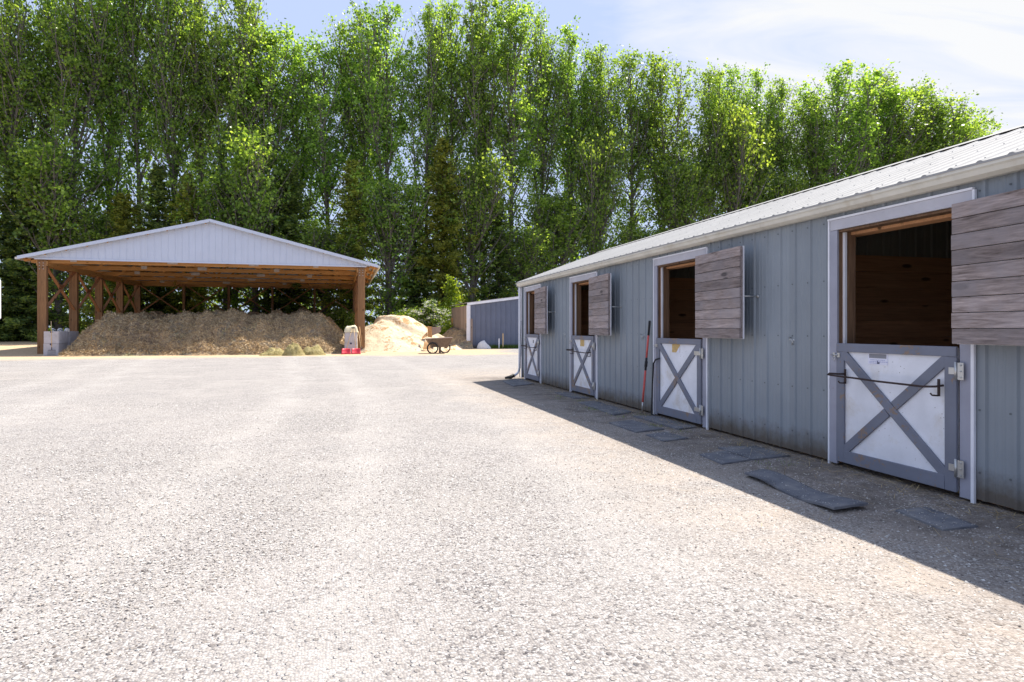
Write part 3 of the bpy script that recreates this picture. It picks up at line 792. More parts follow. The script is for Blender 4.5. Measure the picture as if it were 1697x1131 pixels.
# straw litter and weeds at the foot of the wall
n = 2600; X = 4.90 - np.abs(rng.normal(0, .22, n))*np.where(rng.random(n) < .3, 3.2, 1); Y = rng.uniform(2.0, 17.4, n)
Pn = np.stack([X, Y, rng.uniform(.006, .03, n)], 1)
d = rng.normal(size=(n, 3)); d[:, 2] *= .12
d /= np.linalg.norm(d, axis=1)[:, None]; s = rng.uniform(.02, .09, n)[:, None]
side = np.cross(d, [0, 0, 1.]); side /= np.linalg.norm(side, axis=1)[:, None]
side *= .0016
V = np.stack([Pn-d*s-side, Pn+d*s-side, Pn+d*s+side, Pn-d*s+side], 1)
o = npmesh('straw_litter', V, 'straw'); tag(o, 'loose straw and hay bits along the foot of the barn', 'straw', None, 'stuff')

# ------------------------------------------------------------------ open pole shed
XL, XRT, YF, BAY = -15.2, 1.17, 39.0, 4.07
rows = [YF+BAY*i for i in range(5)]; YBK = rows[-1]
XC = (XL+XRT)/2; ZG = 5.09; ZPK = 7.45; XEL, XER = -16.27, 2.13; ZET = 5.14
shed = empty('open_pole_shed', (XC, YF, gh(0, YF)), 'open sided timber pole shed with white metal gable sheltering a manure heap', 'shed')
def post(x, y, w, d, z1=5.0):
    m = MB(); z0 = gh(x, y)-.05
    k = max(1, round(w/.14))
    for i in range(k):
        m.box(x-w/2+i*w/k+.0005, y-d/2-(.004 if i % 2 else 0), z0, x-w/2+(i+1)*w/k-.0005, y+d/2, z1)
    return m.build('post', 'post_wood', shed, .006)
for y in rows:
    post(XL, y, .42, .24); post(XRT, y, .42, .24)
inner = [XL + (XRT-XL)*i/5 for i in range(1, 5)]
for x in inner: post(x, YBK, .17, .32, 4.95)
for y in (YF,):
    pass
# bolt heads on the front posts
for x in (XL, XRT):
    for z in (4.55, 4.72, 4.86):
        for dx in (-.1, .08): MB().tube([(x+dx, YF-.12, z), (x+dx, YF-.14, z)], .028, 8).build('bolt', 'plate_metal', shed)
def slopez(x, zt=ZET, zp=ZPK): return zt + (zp-zt)*(1-abs(x-XC)/(XER-XC))
for r_i, y in enumerate(rows):
    t = MB(); yy = y + (.16 if r_i == 0 else -.2)
    zb = 4.99
    t.beam((XEL+.5, yy, zb), (XER-.5, yy, zb), .10, .22)
    for s in (-1, 1):
        t.beam((XC, yy, ZPK-.24), (XC+s*(XER-XC-.05), yy, ZET-.10), .10, .2)
    tr = t.build('truss', 'beam_wood', shed)
    wb = MB()
    xsn = [-6.8, -4.4, -2.0, 2.0, 4.4, 6.8]; top = [-5.6, -3.2, 0, 3.2, 5.6]
    seq = [-6.8, -5.6, -4.4, -3.2, -2.0, 0, 2.0, 3.2, 4.4, 5.6, 6.8]
    pts = [(XC+q, yy+.003, (zb+.1) if (k % 2 == 0) else slopez(XC+q)-.3) for k, q in enumerate(seq)]
    for A, B in zip(pts, pts[1:]): wb.beam(A, B, .06, .12)
    wb.build('web_member', 'beam_wood', tr)
    for q in ((-6.8, -2.0, 2.2, 5.6), (-4.4, -1.2, 3.1), (-5.9, -2.4, 1.7, 4.9), (-3.6, .6, 4.2), (-6.4, -1.8, 2.6))[r_i]:
        g_ = MB(); hw = .26 if abs(q) < 2.5 else .15
        g_.box(XC+q-hw, yy-.058, zb-.02, XC+q+hw, yy-.052, zb+.17); g_.build('gusset_plate', 'plate_metal', tr)
    # diagonal chord-to-post knee blocks
for k in range(5):
    y = rows[k] if k else rows[0]
    for x, s in ((XL, 1), (XRT, -1)):
        m = MB(); m.box(x+s*.212, rows[k]-.09, 4.72, x+s*.26, rows[k]+.09, 4.88); m.build('bearing_block', 'beam_wood', shed)
# eave girders
for x in (XL+.0, XRT):
    for sx in (-.23, .23):
        m = MB(); m.box(x+sx-.02, YF-.1, 4.72, x+sx+.02, YBK+.1, 4.98); m.build('eave_girder', 'purlin_wood', shed)
m = MB(); m.box(XL, YBK+.17, 4.72, XRT, YBK+.21, 4.98); m.build('rear_girder', 'beam_wood', shed)
# purlins under the roof
npur = 9
for s in (-1, 1):
    for k in range(npur+1):
        x = XC + s*(.25 + (XER-XC-.45)*k/npur); z = slopez(x)-.085
        m = MB(); m.box(x-.02, YF-.35, z-.07, x+.02, YBK+.35, z+.05); m.build('purlin', 'purlin_wood', shed)
# cross braces
def xbrace(A0, A1, B0, B1):
    for P_, Q_ in ((A0, B1), (A1, B0)):
        m = MB(); m.beam(P_, Q_, .05, .15); m.build('cross_brace', 'brace_wood', shed)
for x, off in ((XL, .12), (XRT, -.12)):
    for a, b in zip(rows, rows[1:]):
        m = MB(); m.beam((x+off, a+.1, 2.5), (x+off, b-.1, 4.8), .05, .15, up=(1, 0, 0)); m.build('cross_brace', 'brace_wood', shed)
        m = MB(); m.beam((x+off*.45, a+.1, 4.8), (x+off*.45, b-.1, 2.5), .05, .15, up=(1, 0, 0)); m.build('cross_brace', 'brace_wood', shed)
        m = MB(); m.box(x+off-.06, (a+b)/2-.28, 3.6, x+off-.03, (a+b)/2+.28, 3.85); m.build('brace_plate', 'brace_wood', shed)
rx = [XL] + inner + [XRT]
for a, b in zip(rx, rx[1:]):
    m = MB(); m.beam((a+.1, YBK-.10, 2.6), (b-.1, YBK-.10, 4.85), .06, .18, up=(0, 1, 0)); m.build('cross_brace', 'brace_wood', shed)
    m = MB(); m.beam((a+.1, YBK-.19, 4.85), (b-.1, YBK-.19, 2.6), .06, .18, up=(0, 1, 0)); m.build('cross_brace', 'brace_wood', shed)
# roof
for s in (-1, 1):
    ribroof(XC+s*(XER-XC), ZET, XC, ZPK, YF-.45, YBK+.45, .3, 'roof_metal', shed, 'roof', .03)
# gable sheeting, both ends
def gable(y, sgn):
    m = MB(); pr = [(XEL+.45, 0)] + ribbed('X', XEL+.45, XER-.45, 0, 0, 0, 0, pitch=.34, major=.022) + [(XER-.45, 0)]
    for (a, da), (b, db) in zip(pr, pr[1:]):
        if b-a < 1e-5: continue
        m.add([(a, y+sgn*da, min(ZG, slopez(a)-.035)), (b, y+sgn*db, min(ZG, slopez(b)-.035)), (b, y+sgn*db, slopez(b)-.03), (a, y+sgn*da, slopez(a)-.03)], [(0, 1, 2, 3)])
    m.build('gable_siding', 'gable_white', shed)
gable(YF-.20, -1); gable(YBK+.25, 1)
for s in (-1, 1):
    m = MB(); m.beam((XC, YF-.47, ZPK-.06), (XC+s*(XER-XC), YF-.47, ZET-.06), .03, .17); m.build('rake_trim', 'gable_white', shed)
m = MB(); m.box(XL-.3, YF-.235, ZG-.06, XRT+.3, YF-.225, ZG+.03); m.build('gable_edge_trim', 'gable_white', shed)
for s in (-1, 1):
    x = XC+s*(XER-XC+.0)
    m = MB(); m.prism([(x, ZET-.03), (x+s*.12, ZET-.03), (x+s*.12, ZET-.14), (x+s*.03, ZET-.16), (x, ZET-.14)], 'Y', YF-.45, YBK+.45); m.build('gutter', 'gutter_cream', shed)

# ------------------------------------------------------------------ heaps
def fbm(x, y, s, o=4, z=0):
    v = 0; a = 1
    for i in range(o):
        v += a*noise.noise(Vector((x*s, y*s, z+i*7))); s *= 2.1; a *= .5
    return v
def heap(name, mat, x0, x1, y0, y1, hf, nx_, ny_, label, cat, root=None):
    m = MB(); vs = []
    for j in range(ny_+1):
        for i in range(nx_+1):
            x = x0+(x1-x0)*i/nx_; y = y0+(y1-y0)*j/ny_
            vs.append((x, y, gh(x, y)-.03 + hf(x, y)))
    m.add(vs, [(j*(nx_+1)+i, j*(nx_+1)+i+1, (j+1)*(nx_+1)+i+1, (j+1)*(nx_+1)+i) for j in range(ny_) for i in range(nx_)], True)
    o = m.build(name, mat, root)
    if label: tag(o, label, cat)
    return o
h = Mat('manure', 1.0, .1)
n1 = h.noise(1.1, 5, .6); n2 = h.noise(9, 7, .75, .4); n3 = h.noise(38, 5, .7, .2)
c = h.ramp(h.noise(.9, 7, .72, .6), [(.32, (.22, .165, .125)), (.42, (.50, .36, .23)), (.50, (.74, .52, .28)), (.57, (.40, .33, .25)), (.66, (.52, .47, .24)), (.75, (.62, .50, .32))])
c = h.mix(h.rng(n2, .35, .62, .75, 0), c, (.07, .05, .04))
c = h.mix(h.rng(n3, .55, .72, 0, .75), c, (.50, .38, .23))
h.color(c); h.bump(h.math('ADD', h.math('MULTIPLY', n2, 1.0), h.math('MULTIPLY', n3, .5)), 1.0, .12); M['manure'] = h.m
h = Mat('sawdust', 1.0, .1)
n1 = h.noise(.9, 5, .6, .5); n2 = h.noise(6, 6, .7, .3); n3 = h.noise(40, 4, .7)
c = h.mix(h.rng(n1, .35, .65), (.74, .59, .40), (.80, .68, .50))
c = h.mix(h.rng(h.math('ADD', h.math('MULTIPLY', n1, .6), h.math('MULTIPLY', n2, .4)), .52, .57, 0, .85), c, (.46, .23, .08))
c = h.mix(h.rng(n3, .3, .5, .3, 0), c, (.45, .30, .16))
h.color(c); h.bump(h.math('ADD', n2, h.math('MULTIPLY', n3, .4)), .9, .10); M['sawdust'] = h.m
def comp_h(x, y):
    if x < -14.2 or x > 1.0: return 0
    # flank towards the viewer, ends, back
    fy = 36.25 + .25*fbm(x, 0, .5, 3, 2) + (.5*smooth((x+1)/1.2) if x > -1 else 0)
    t = (y-fy)/2.7
    if t <= 0: return 0
    prof_ = 1-(1-min(t, 1))**1.7
    top = 1.86 + .30*fbm(x, y*.4, .40, 3, 9)
    lx = smooth((x+13.9+.15*(y-36))/2.6) ; rxx = smooth((.75-x)/2.6)
    lx = min(1, ((x+13.7)/1.5)**.75) if x > -13.7 else 0
    rxx = min(1, max(0, (.55-x)/1.7))**.7
    back = smooth((54-y)/4)
    lump = .50*abs(fbm(x, y, .65, 3, 4)) + .14*fbm(x, y, 2.0, 4, 1)
    return max(0, (top*prof_*lx*rxx*back) + lump*min(1, t*2)*min(1, lx*3)*min(1, rxx*3))
hp = empty('manure_heap', (-6.5, 39, gh(0, 39)), 'wide brown heap of used bedding and manure under the open shed', 'heap')
ho = heap('heap_body', 'manure', -14.3, 1.1, 35.9, 54.2, comp_h, 260, 200, None, None, hp)
# strands poking from the heap
n = 26000; X = rng.uniform(-13.6, .5, n); Y = 36.3 + 5.5*rng.power(.8, n)
Zs = np.array([gh(x, y)+comp_h(x, y) for x, y in zip(X, Y)])
k = Zs > .12; X, Y, Zs = X[k], Y[k], Zs[k]; n = len(X)
Pn = np.stack([X, Y, Zs+.01], 1); d = rng.normal(size=(n, 3)); d /= np.linalg.norm(d, axis=1)[:, None]
s = rng.uniform(.04, .13, n)[:, None]; side = np.cross(d, rng.normal(size=(n, 3))); side /= np.linalg.norm(side, axis=1)[:, None]; side *= .009
V = np.stack([Pn-d*s-side, Pn+d*s-side, Pn+d*s+side, Pn-d*s+side], 1) - np.array([-6.5, 39, gh(0, 39)])
o = npmesh('straw_strands', V, 'heap_straw', hp); o['kind'] = 'stuff'
# sawdust heap
def saw_h(x, y):
    cx_, cy_ = 3.1, 42.4
    u = (x-cx_); v = (y-cy_)
    rx_ = 5.0 if u > 0 else 3.6
    d = math.sqrt((u/rx_)**2 + (v/(4.6 if v < 0 else 5))**2) + .05*fbm(x, y, .5, 3, 6)
    t = max(0, 1-d)
    hh = 2.3*min(1, (t*1.16))**1.0
    if hh <= 0: return 0
    hh = min(hh, 2.12+.05*fbm(x, y, .8, 2))
    # slumped hollows
    gul = smooth((noise.noise(Vector((x*.55+y*.2, y*.35, 2.2)))-.12)/.2)
    hh -= .32*gul*min(1, t*4)
    return max(0, hh + .05*fbm(x, y, 2.2, 4, 3)*min(1, t*6))
heap('sawdust_heap', 'sawdust', -.6, 8.4, 37.3, 48.2, saw_h, 170, 170, 'sunlit pale heap of sawdust right of the open shed', 'heap')
def mound(x, y, rx_, ry_, hh, sd):
    return lambda X_, Y_: max(0, hh*(1-((X_-x)/rx_)**2-((Y_-y)/ry_)**2)**1 if ((X_-x)/rx_)**2+((Y_-y)/ry_)**2 < 1 else 0)**.8 * (1+.45*fbm(X_, Y_, 2.6, 4, sd))
M['hay'] = None
h = Mat('hay', 1, .1); n1 = h.noise(5, 7, .7, .6); n2 = h.noise(30, 5, .7)
h.color(h.mix(h.rng(n2, .3, .6, .6, 0), h.ramp(n1, [(.3, (.28, .23, .08)), (.5, (.50, .42, .19)), (.7, (.62, .54, .30))]), (.16, .13, .05)))
h.bump(h.math('ADD', n1, n2), 1, .1); M['hay'] = h.m
for (cx_, cy_, rx_, ry_, hh, lb) in ((xat(453, 35.3), 35.5, .75, .5, .36, 'low spread tuft of spilled hay, left of three before the heap'),
                                 (xat(487, 35.0), 35.2, .58, .5, .62, 'tallest greenish clump of hay, middle of three before the heap'),
                                 (xat(519, 35.4), 35.6, .68, .5, .44, 'rounded yellow clump of hay, right of three before the heap')):
    heap('hay_clump', 'hay', cx_-rx_-.05, cx_+rx_+.05, cy_-ry_-.05, cy_+ry_+.05, mound(cx_, cy_, rx_, ry_, hh, cx_), 40, 34, lb, 'hay')

# ------------------------------------------------------------------ concrete blocks
def block(x0, x1, y0, y1, z0, z1, label, dark_disc=True):
    m = MB(); e = .035
    poly = [(x0+e, y0), (x1-e, y0), (x1, y0+e), (x1, y1-e), (x1-e, y1), (x0+e, y1), (x0, y1-e), (x0, y0+e)]
    m.prism(poly, 'Z', z0, z1)
    xm = (x0+x1)/2
    o = m.build('concrete_block', 'cement'); 
    tag(o, label, 'concrete block', 'stacked concrete blocks at the shed corners')
    if dark_disc:
        q = MB(); q.tube([(xm, y0-.004, z1-.03), (xm, y0+.03, z1-.03)], .055, 8); q.build('recess_shade_disc', 'ink_dark', o)  # dark disc on the face, painted shade of a lifting hollow
    return o
gb = .02
for k, (ya, yb) in enumerate(((37.3, 38.55), (38.58, 39.85))):
    nm = ('front', 'rear')[k]
    block(-14.52, -13.84, ya, yb, gh(0, 37.3)-.02, gb+.62, f'{nm} bottom block of the left stack by the shed corner post')
    block(-14.51, -13.83, ya+.01, yb+.01, gb+.63, gb+1.24, f'{nm} top block of the left stack by the shed corner post')
block(.19, .88, 36.45, 37.7, -.01, .61, 'bottom block of the right stack behind the red shovels')
block(.20, .87, 36.46, 37.69, .62, 1.23, 'top block of the right stack under the cream sack')
# pale bag liners on the left stack
m = MB()
for k in range(4): m.tube([(-14.4+.16*k, 38.2+.3*(k % 2), 1.25), (-14.38+.16*k, 38.2+.3*(k % 2), 1.33), (-14.36+.16*k, 38.25, 1.36)], [.14, .12, .03], 9)
o = m.build('feed_sack', 'sack_white'); tag(o, 'crumpled white sack lying on the left block stack', 'sack')
# cream sack on right stack
m = MB(); vs = []; nn = 14
for j in range(nn+1):
    for i in range(nn+1):
        u, v = i/nn, j/nn
        x = .17 + .75*u; y = 36.42 + .7*v
        e = min(u, 1-u, v, 1-v)*2
        z = 1.24 + .34*min(1, e*2.4)**.5*(.75+.35*u) + .06*fbm(x, y, 5, 3)
        if e < .01: z = 1.20
        vs.append((x+.02*fbm(y, x, 6, 2), y, z))
m.add(vs, [(j*(nn+1)+i, j*(nn+1)+i+1, (j+1)*(nn+1)+i+1, (j+1)*(nn+1)+i) for j in range(nn) for i in range(nn)], True)
o = m.build('feed_sack', 'sack_cream'); tag(o, 'cream sack slumped on top of the right block stack', 'sack')

# ------------------------------------------------------------------ hand tools
def shovel(x, xt, label):
    r = empty('snow_shovel', (x, 36.0, 0), label, 'shovel', 'red shovels by the right block stack')
    m = MB(); m.tube([(x, 36.05, .22), (xt, 36.40, 1.42)], .017, 7); m.build('handle', 'handle_wood', r)
    m = MB(); m.tube([(xt-.06, 36.41, 1.47), (xt+.06, 36.41, 1.47)], .016, 6); m.tube([(xt-.0, 36.40, 1.40), (xt, 36.41, 1.47)], .022, 6); m.build('grip', 'black_rubber', r)
    m = MB(); vs = []
    for j in range(5):
        t = j/4
        for i in range(9):
            u = i/8-.5
            vs.append((x+u*.50*(1-.12*t), 35.85+.05*t+.10*(u*2)**2*-.8+.14*math.sin(t*1.5), .015+.30*t))
    f = [(j*9+i, j*9+i+1, (j+1)*9+i+1, (j+1)*9+i) for j in range(4) for i in range(8)]
    m.add(vs, f, True); o = m.build('blade', 'red_plastic', r)
    md = o.modifiers.new('solid', 'SOLIDIFY'); md.thickness = .012
shovel(xat(573.5, 35.9), xat(584, 36.4), 'red snow shovel left of the pair leaning on the right block stack')
shovel(xat(590, 35.9), xat(586.5, 36.4), 'red snow shovel right of the pair leaning on the right block stack')
def fork(x, y, xt, yt, zt, label, tines=True, hm='handle_wood', grp=None):
    r = empty('manure_fork', (x, y, 0), label, 'fork', grp)
    b = Vector((x, y, .02)); t = Vector((xt, yt, zt)); d = (t-b)
    m = MB(); m.tube([b+d*.24, t], .017, 7); m.build('handle', hm, r)
    m = MB(); m.tube([b+d*.17, b+d*.25], .02, 6)
    for k in range(8):
        u = (k-3.5)*.045; q = b + Vector((u, 0, 0))
        m.tube([b+d*.17+Vector((u, 0, 0)), q+d*.07+Vector((0, -.05, 0)), q+Vector((0, -.07, 0))], .006, 5)
    m.tube([b+d*.17+Vector((-.16, 0, 0)), b+d*.17+Vector((.16, 0, 0))], .008, 5)
    m.build('tines', 'dark_iron', r)
fork(-14.05, 37.08, -14.15, 37.25, 1.78, 'manure fork propped against the left block stack')
fork(xat(599, 37.2), 36.9, xat(594, 37.9), 37.75, 1.25, 'fork with yellow handle leaning between block stack and shed post')
fork(xat(601, 37.2), 37.05, xat(596, 38), 38.1, 1.5, 'dark fork leaning on the right front shed post', hm='raw_board')
m = MB(); A = Vector((xat(565, 36), 36.15, .62)); B = Vector((xat(571.5, 36.4), 36.42, 1.16)); m.tube([A, A+(B-A)*.3], .03, 6); m.tube([A+(B-A)*.38, A+(B-A)*.62], .026, 6); m.tube([A+(B-A)*.1, B+(B-A)*.1], .012, 6)
o = m.build('stick', 'handle_wood'); tag(o, 'pale banded stick poking out of the heap left of the right blocks', 'stick')

# ------------------------------------------------------------------ garden cart
cx_, cy_ = (xat(716, 35.4)+xat(752, 35.4))/2-.15, 36.0
cart = empty('garden_cart', (cx_, cy_, 0), 'weathered two wheeled garden cart standing before the sawdust heap', 'cart')
m = MB()
def hull(xa, xb, ya, yb, z0, xa2, xb2, ya2, yb2, z1, th=.02):
    lo = [(xa, ya, z0), (xb, ya, z0), (xb, yb, z0), (xa, yb, z0)]; hi = [(xa2, ya2, z1), (xb2, ya2, z1+.06), (xb2, yb2, z1+.06), (xa2, yb2, z1)]
    c0 = Vector((cx_, cy_, (z0+z1)/2))
    inn = lambda P, dz=0: tuple((Vector(P)-c0)*.95+c0+Vector((0, 0, dz)))
    v_ = lo + hi + [inn(q, .03) for q in lo] + [inn((q[0], q[1], q[2]+.01)) for q in hi]
    f = [(3, 2, 1, 0), (0, 1, 5, 4), (1, 2, 6, 5), (2, 3, 7, 6), (3, 0, 4, 7), (8, 9, 10, 11), (9, 8, 12, 13), (10, 9, 13, 14), (11, 10, 14, 15), (8, 11, 15, 12), (4, 5, 13, 12), (5, 6, 14, 13), (6, 7, 15, 14), (7, 4, 12, 15)]
    m.add(v_, f)
hull(cx_-.42, cx_+.50, cy_-.30, cy_+.30, .36, cx_-.72, cx_+.72, cy_-.42, cy_+.42, .83)
m.build('tub', 'cart_grey', cart, .01)
m = MB(); 
m.tube([(cx_-.72, cy_-.44, .83), (cx_+.72, cy_-.44, .90), (cx_+.72, cy_+.44, .90), (cx_-.72, cy_+.44, .83), (cx_-.72, cy_-.44, .83)], .02, 6); m.build('rim', 'old_board', cart)
m = MB()
m.tube([(cx_-.70, cy_-.30, .82), (cx_-1.0, cy_-.28, .76), (cx_-1.0, cy_+.28, .76), (cx_-.70, cy_+.30, .82)], .016, 6)
m.build('push_handle', 'dark_iron', cart)
for sy in (-1, 1):
    wh = MB(); wy = cy_+sy*.40; wxx = cx_-.36 if sy < 0 else cx_+.42
    wxx = cx_ + (-.40 if sy < 0 else .42)
    ring = [(wxx+.29*math.cos(2*math.pi*k/20), wy, .31+.29*math.sin(2*math.pi*k/20)) for k in range(21)]
    wh.tube(ring, .042, 6, False); wo_ = wh.build('wheel', 'black_rubber', cart)
    sp = MB()
    for k in range(6):
        t = math.pi*k/6; sp.tube([(wxx+.27*math.cos(t), wy, .31+.27*math.sin(t)), (wxx-.27*math.cos(t), wy, .31-.27*math.sin(t))], .007, 5)
    sp.tube([(wxx, wy-.05, .31), (wxx, wy+.05, .31)], .035, 8); sp.build('spokes', 'cart_grey', wo_)
for xw, ya_, yb_ in ((cx_-.40, cy_-.40, cy_+.3), (cx_+.42, cy_+.42, cy_-.2)):
    m = MB(); m.tube([(xw, ya_, .31), (xw, yb_, .31)], .015, 6); m.box(xw-.04, cy_-.24, .29, xw+.04, cy_+.26, .42); m.build('axle', 'cart_grey', cart)
m = MB(); m.box(cx_-.02, cy_-.22, .04, cx_+.10, cy_-.14, .43); m.box(cx_-.06, cy_-.24, .0, cx_+.14, cy_-.10, .041); m.build('prop_leg', 'cart_grey', cart)

# boards stuck in the sawdust
def board(pts, th, mat, label):
    m = MB(); P_ = [Vector(p) for p in pts]; nn_ = (P_[1]-P_[0]).cross(P_[2]-P_[0]).normalized()*th
    vs = P_ + [q+nn_ for q in P_]; k = len(P_)
    m.add(vs, [tuple(range(k)), tuple(reversed(range(k, 2*k)))] + [(i, i+k, (i+1) % k+k, (i+1) % k) for i in range(k)])
    o = m.build('plywood_board', mat); tag(o, label, 'board', 'boards leaning in the sawdust'); return o
yb_ = 39.6
board([(xat(709, yb_), yb_, .9), (xat(716, yb_), yb_, .85), (xat(715, yb_), yb_-.1, 1.52), (xat(708, yb_), yb_-.1, 1.55)], .04, 'raw_board', 'upright orange plank stuck in the sawdust behind the cart')
board([(xat(716, yb_), yb_+.1, .95), (xat(731, yb_), yb_+.1, 1.20), (xat(731.5, yb_), yb_+.1, 1.52), (xat(716, yb_), yb_+.1, 1.50)], .03, 'old_board', 'grey weathered board propped above the cart tub')
board([(xat(699, 38.7), 38.7, .75), (xat(709, 38.7), 38.7, .95), (xat(709, 38.7), 38.9, 1.2), (xat(700, 38.7), 38.9, .85)], .03, 'ply_wood', 'small orange board lying left of the upright plank')
board([(xat(701, 38.2), 38.2, .15), (xat(716, 38.2), 38.2, .22), (xat(715, 38.2), 38.5, .58), (xat(704, 38.2), 38.5, .60)], .03, 'ply_wood', 'brown board leaning low at the foot of the sawdust heap')

# ------------------------------------------------------------------ small blue lean-to shed
LX, LY, LX2, LY2 = 8.05, 41.0, 15.5, 47.6
lz = lambda x: 3.07 + .135*(x-LX)
lean = empty('lean_to_shed', (LX, LY, gh(0, LY)), 'small dark blue metal lean-to with board end beyond the barn', 'shed')
m = MB(); pr = [(LX+.1, 0)] + ribbed('X', LX+.1, LX2, 0, 0, 0, 0, pitch=.34, major=.028)
for (a, da), (b, db) in zip(pr, pr[1:]):
    if b-a < 1e-5: continue
    m.add([(a, LY-da, gh(0, LY)), (b, LY-db, gh(0, LY)), (b, LY-db, lz(b)-.14), (a, LY-da, lz(a)-.14)], [(0, 1, 2, 3)])
m.build('wall_siding', 'shed_blue', lean)
m = MB(); m.beam((LX-.12, LY-.06, lz(LX)-.075), (LX2+.2, LY-.06, lz(LX2+.3)-.075), .10, .16); m.build('rake_trim', 'edge_white', lean)
m = MB(); m.box(LX-.14, LY-.05, 0, LX+.10, LY+.10, lz(LX)-.15); m.build('corner_post', 'edge_white', lean)
m = MB(); nb = 18
for k in range(nb):
    y0_ = LY+.1 + (LY2-LY-.1)*k/nb; y1_ = LY+.1+(LY2-LY-.1)*(k+1)/nb
    m.box(LX-.03, y0_+.006, gh(0, y0_)+.02, LX, y1_-.006, lz(LX)-.12-random.uniform(0, .03))
m.build('end_boards', 'old_board', lean)
y0_ = LY2-.75
for q_ in ((y0_, .7, y0_+.7, 2.2), (LY+.5, 1.5, LY+.62, 2.1), (LY+.2, .2, LY+.38, 1.9)): MB().box(LX-.075, q_[0], q_[1], LX-.035, q_[2], q_[3]).build('nailed_board', 'raw_board', lean)
m = MB(); m.box(LX-.11, LY+.32, 1.45, LX-.036, LY+.48, 1.75); m.build('bracket', 'dark_iron', lean)
m = MB(); m.add([(LX-.15, LY-.12, lz(LX)), (LX2+.3, LY-.12, lz(LX2+.3)), (LX2+.3, LY2+.2, lz(LX2+.3)), (LX-.15, LY2+.2, lz(LX))], [(0, 1, 2, 3)]); ro = m.build('roof', 'roof_metal', lean)
md = ro.modifiers.new('s', 'SOLIDIFY'); md.thickness = .03
m = MB(); m.box(LX, LY2, .2, LX2, LY2+.03, 3.0); m.box(LX2, LY+.02, .2, LX2+.02, LY2, 4.0); m.build('rear_wall', 'shed_blue', lean)
m = MB(); m.box(LX+.115, LY-.16, 0, LX+.235, LY-.06, 2.05)
o = m.build('fence_post', 'old_board', None, .01); tag(o, 'short grey weathered post beside the lean-to corner', 'post')
m = MB(); m.box(LX-.34, LY-.22, 0, LX-.30, LY-.18, .62); m.beam((LX-.55, LY-.3, .05), (LX-.2, LY-.2, .55), .03, .05); m.beam((LX-.1, LY-.4, .05), (LX-.4, LY-.2, .4), .03, .05)
o = m.build('scrap_stick', 'old_board'); tag(o, 'tangle of broken sticks at the foot of the lean-to corner', 'sticks')
# dark manure mound at board end
heap('dirt_mound', 'manure', 5.6, 8.2, 39.9, 48.3, lambda x, y: max(0, 1.15*min(1, (y-40.1)/1.9)*smooth((x-5.8)/2.1)*(1 if y > 40.1 else 0)*smooth((48.2-y)/1.5))*(1+.18*fbm(x, y, 1.5, 3)), 50, 70, 'low dark mound of dirt against the lean-to board end', 'mound')
# white sack
m = MB(); vs = []; nu, nv = 16, 9
for j in range(nv+1):
    for i in range(nu):
        t = 2*math.pi*i/nu; ph = math.pi/2*j/nv
        rr_ = math.cos(ph)*(1+.12*fbm(math.cos(t), math.sin(t), 1.5, 2))
        x = LX+.95+.50*rr_*math.cos(t); y = 40.55+.30*rr_*math.sin(t)
        vs.append((x, y, .06+.58*math.sin(ph)*(1-.5*max(0, math.cos(t)))))
m.add(vs, [(j*nu+i, j*nu+(i+1) % nu, (j+1)*nu+(i+1) % nu, (j+1)*nu+i) for j in range(nv) for i in range(nu)], True)
o = m.build('feed_sack', 'sack_white'); tag(o, 'full white sack slumped against the blue lean-to wall', 'sack')
for px, hh, mt, lb in ((827, .62, 'edge_white', 'short white stake in the weeds before the blue lean-to'), (833.5, .95, 'handle_wood', 'taller tan stake in the weeds before the blue lean-to')):
    x = xat(px, 40.4); m = MB(); m.box(x-.035, 40.38, 0, x+.035, 40.42, hh+.1); m.prism([(x-.035, hh+.1), (x+.035, hh+.1), (x, hh+.16)], 'Y', 40.38, 40.42)
    o = m.build('stake', mt); tag(o, lb, 'stake')

# ------------------------------------------------------------------ trailer at the left edge (only its nose is in view)
tx, ty = -9.62, 21.0
trl = empty('horse_trailer', (tx-3, ty, 0), 'white horse trailer with purple panel cut off by the left edge', 'trailer')
m = MB(); m.prism([(tx-2.6, 1.68), (tx, 1.68), (tx, 2.80), (tx-.06, 2.90), (tx-.16, 2.95), (tx-2.6, 2.98)], 'Y', ty-1.0, ty+1.0)
m.box(tx-8.5, ty-1.0, .55, tx-2.602, ty+1.0, 3.0); m.build('body', 'trailer_white', trl, .03)
m = MB(); m.box(tx-.9, ty-1.006, 1.96, tx-.12, ty-1.0015, 2.68); m.box(tx-8.3, ty-1.006, 1.4, tx-2.9, ty-1.0015, 1.8); m.build('window_panel', 'trailer_purple', trl)
for z in (1.74, 2.82):
    m = MB(); m.tube([(tx-.07, ty-1.0, z), (tx-.07, ty-1.04, z)], .04, 10); m.tube([(tx-.02, ty-.93, z), (tx+.02, ty-.93, z)], .035, 10); m.build('marker_light', 'lamp_orange', trl)
m = MB(); m.box(tx-.3, ty-.98, 2.3, tx-.02, ty-1.004, 2.31); m.box(tx-.3, ty-.98, 2.12, tx-.02, ty-1.004, 2.13); m.build('side_rails', 'steel', trl)
for wx_ in (tx-5.8, tx-6.7):
    for s in (-1, 1):
        m = MB(); m.tube([(wx_, ty+s*.80, .40), (wx_, ty+s*1.02, .40)], .40, 20); wq = m.build('wheel', 'black_rubber', trl)
        m = MB(); m.tube([(wx_, ty+s*1.021, .40), (wx_, ty+s*1.03, .40)], .20, 16); m.build('rim', 'steel', wq)
m = MB(); m.tube([(tx-2.3, ty, 1.68), (tx-2.3, ty, .05)], .06, 8); m.box(tx-2.45, ty-.15, 0, tx-2.15, ty+.15, .05); m.build('landing_leg', 'steel', trl)

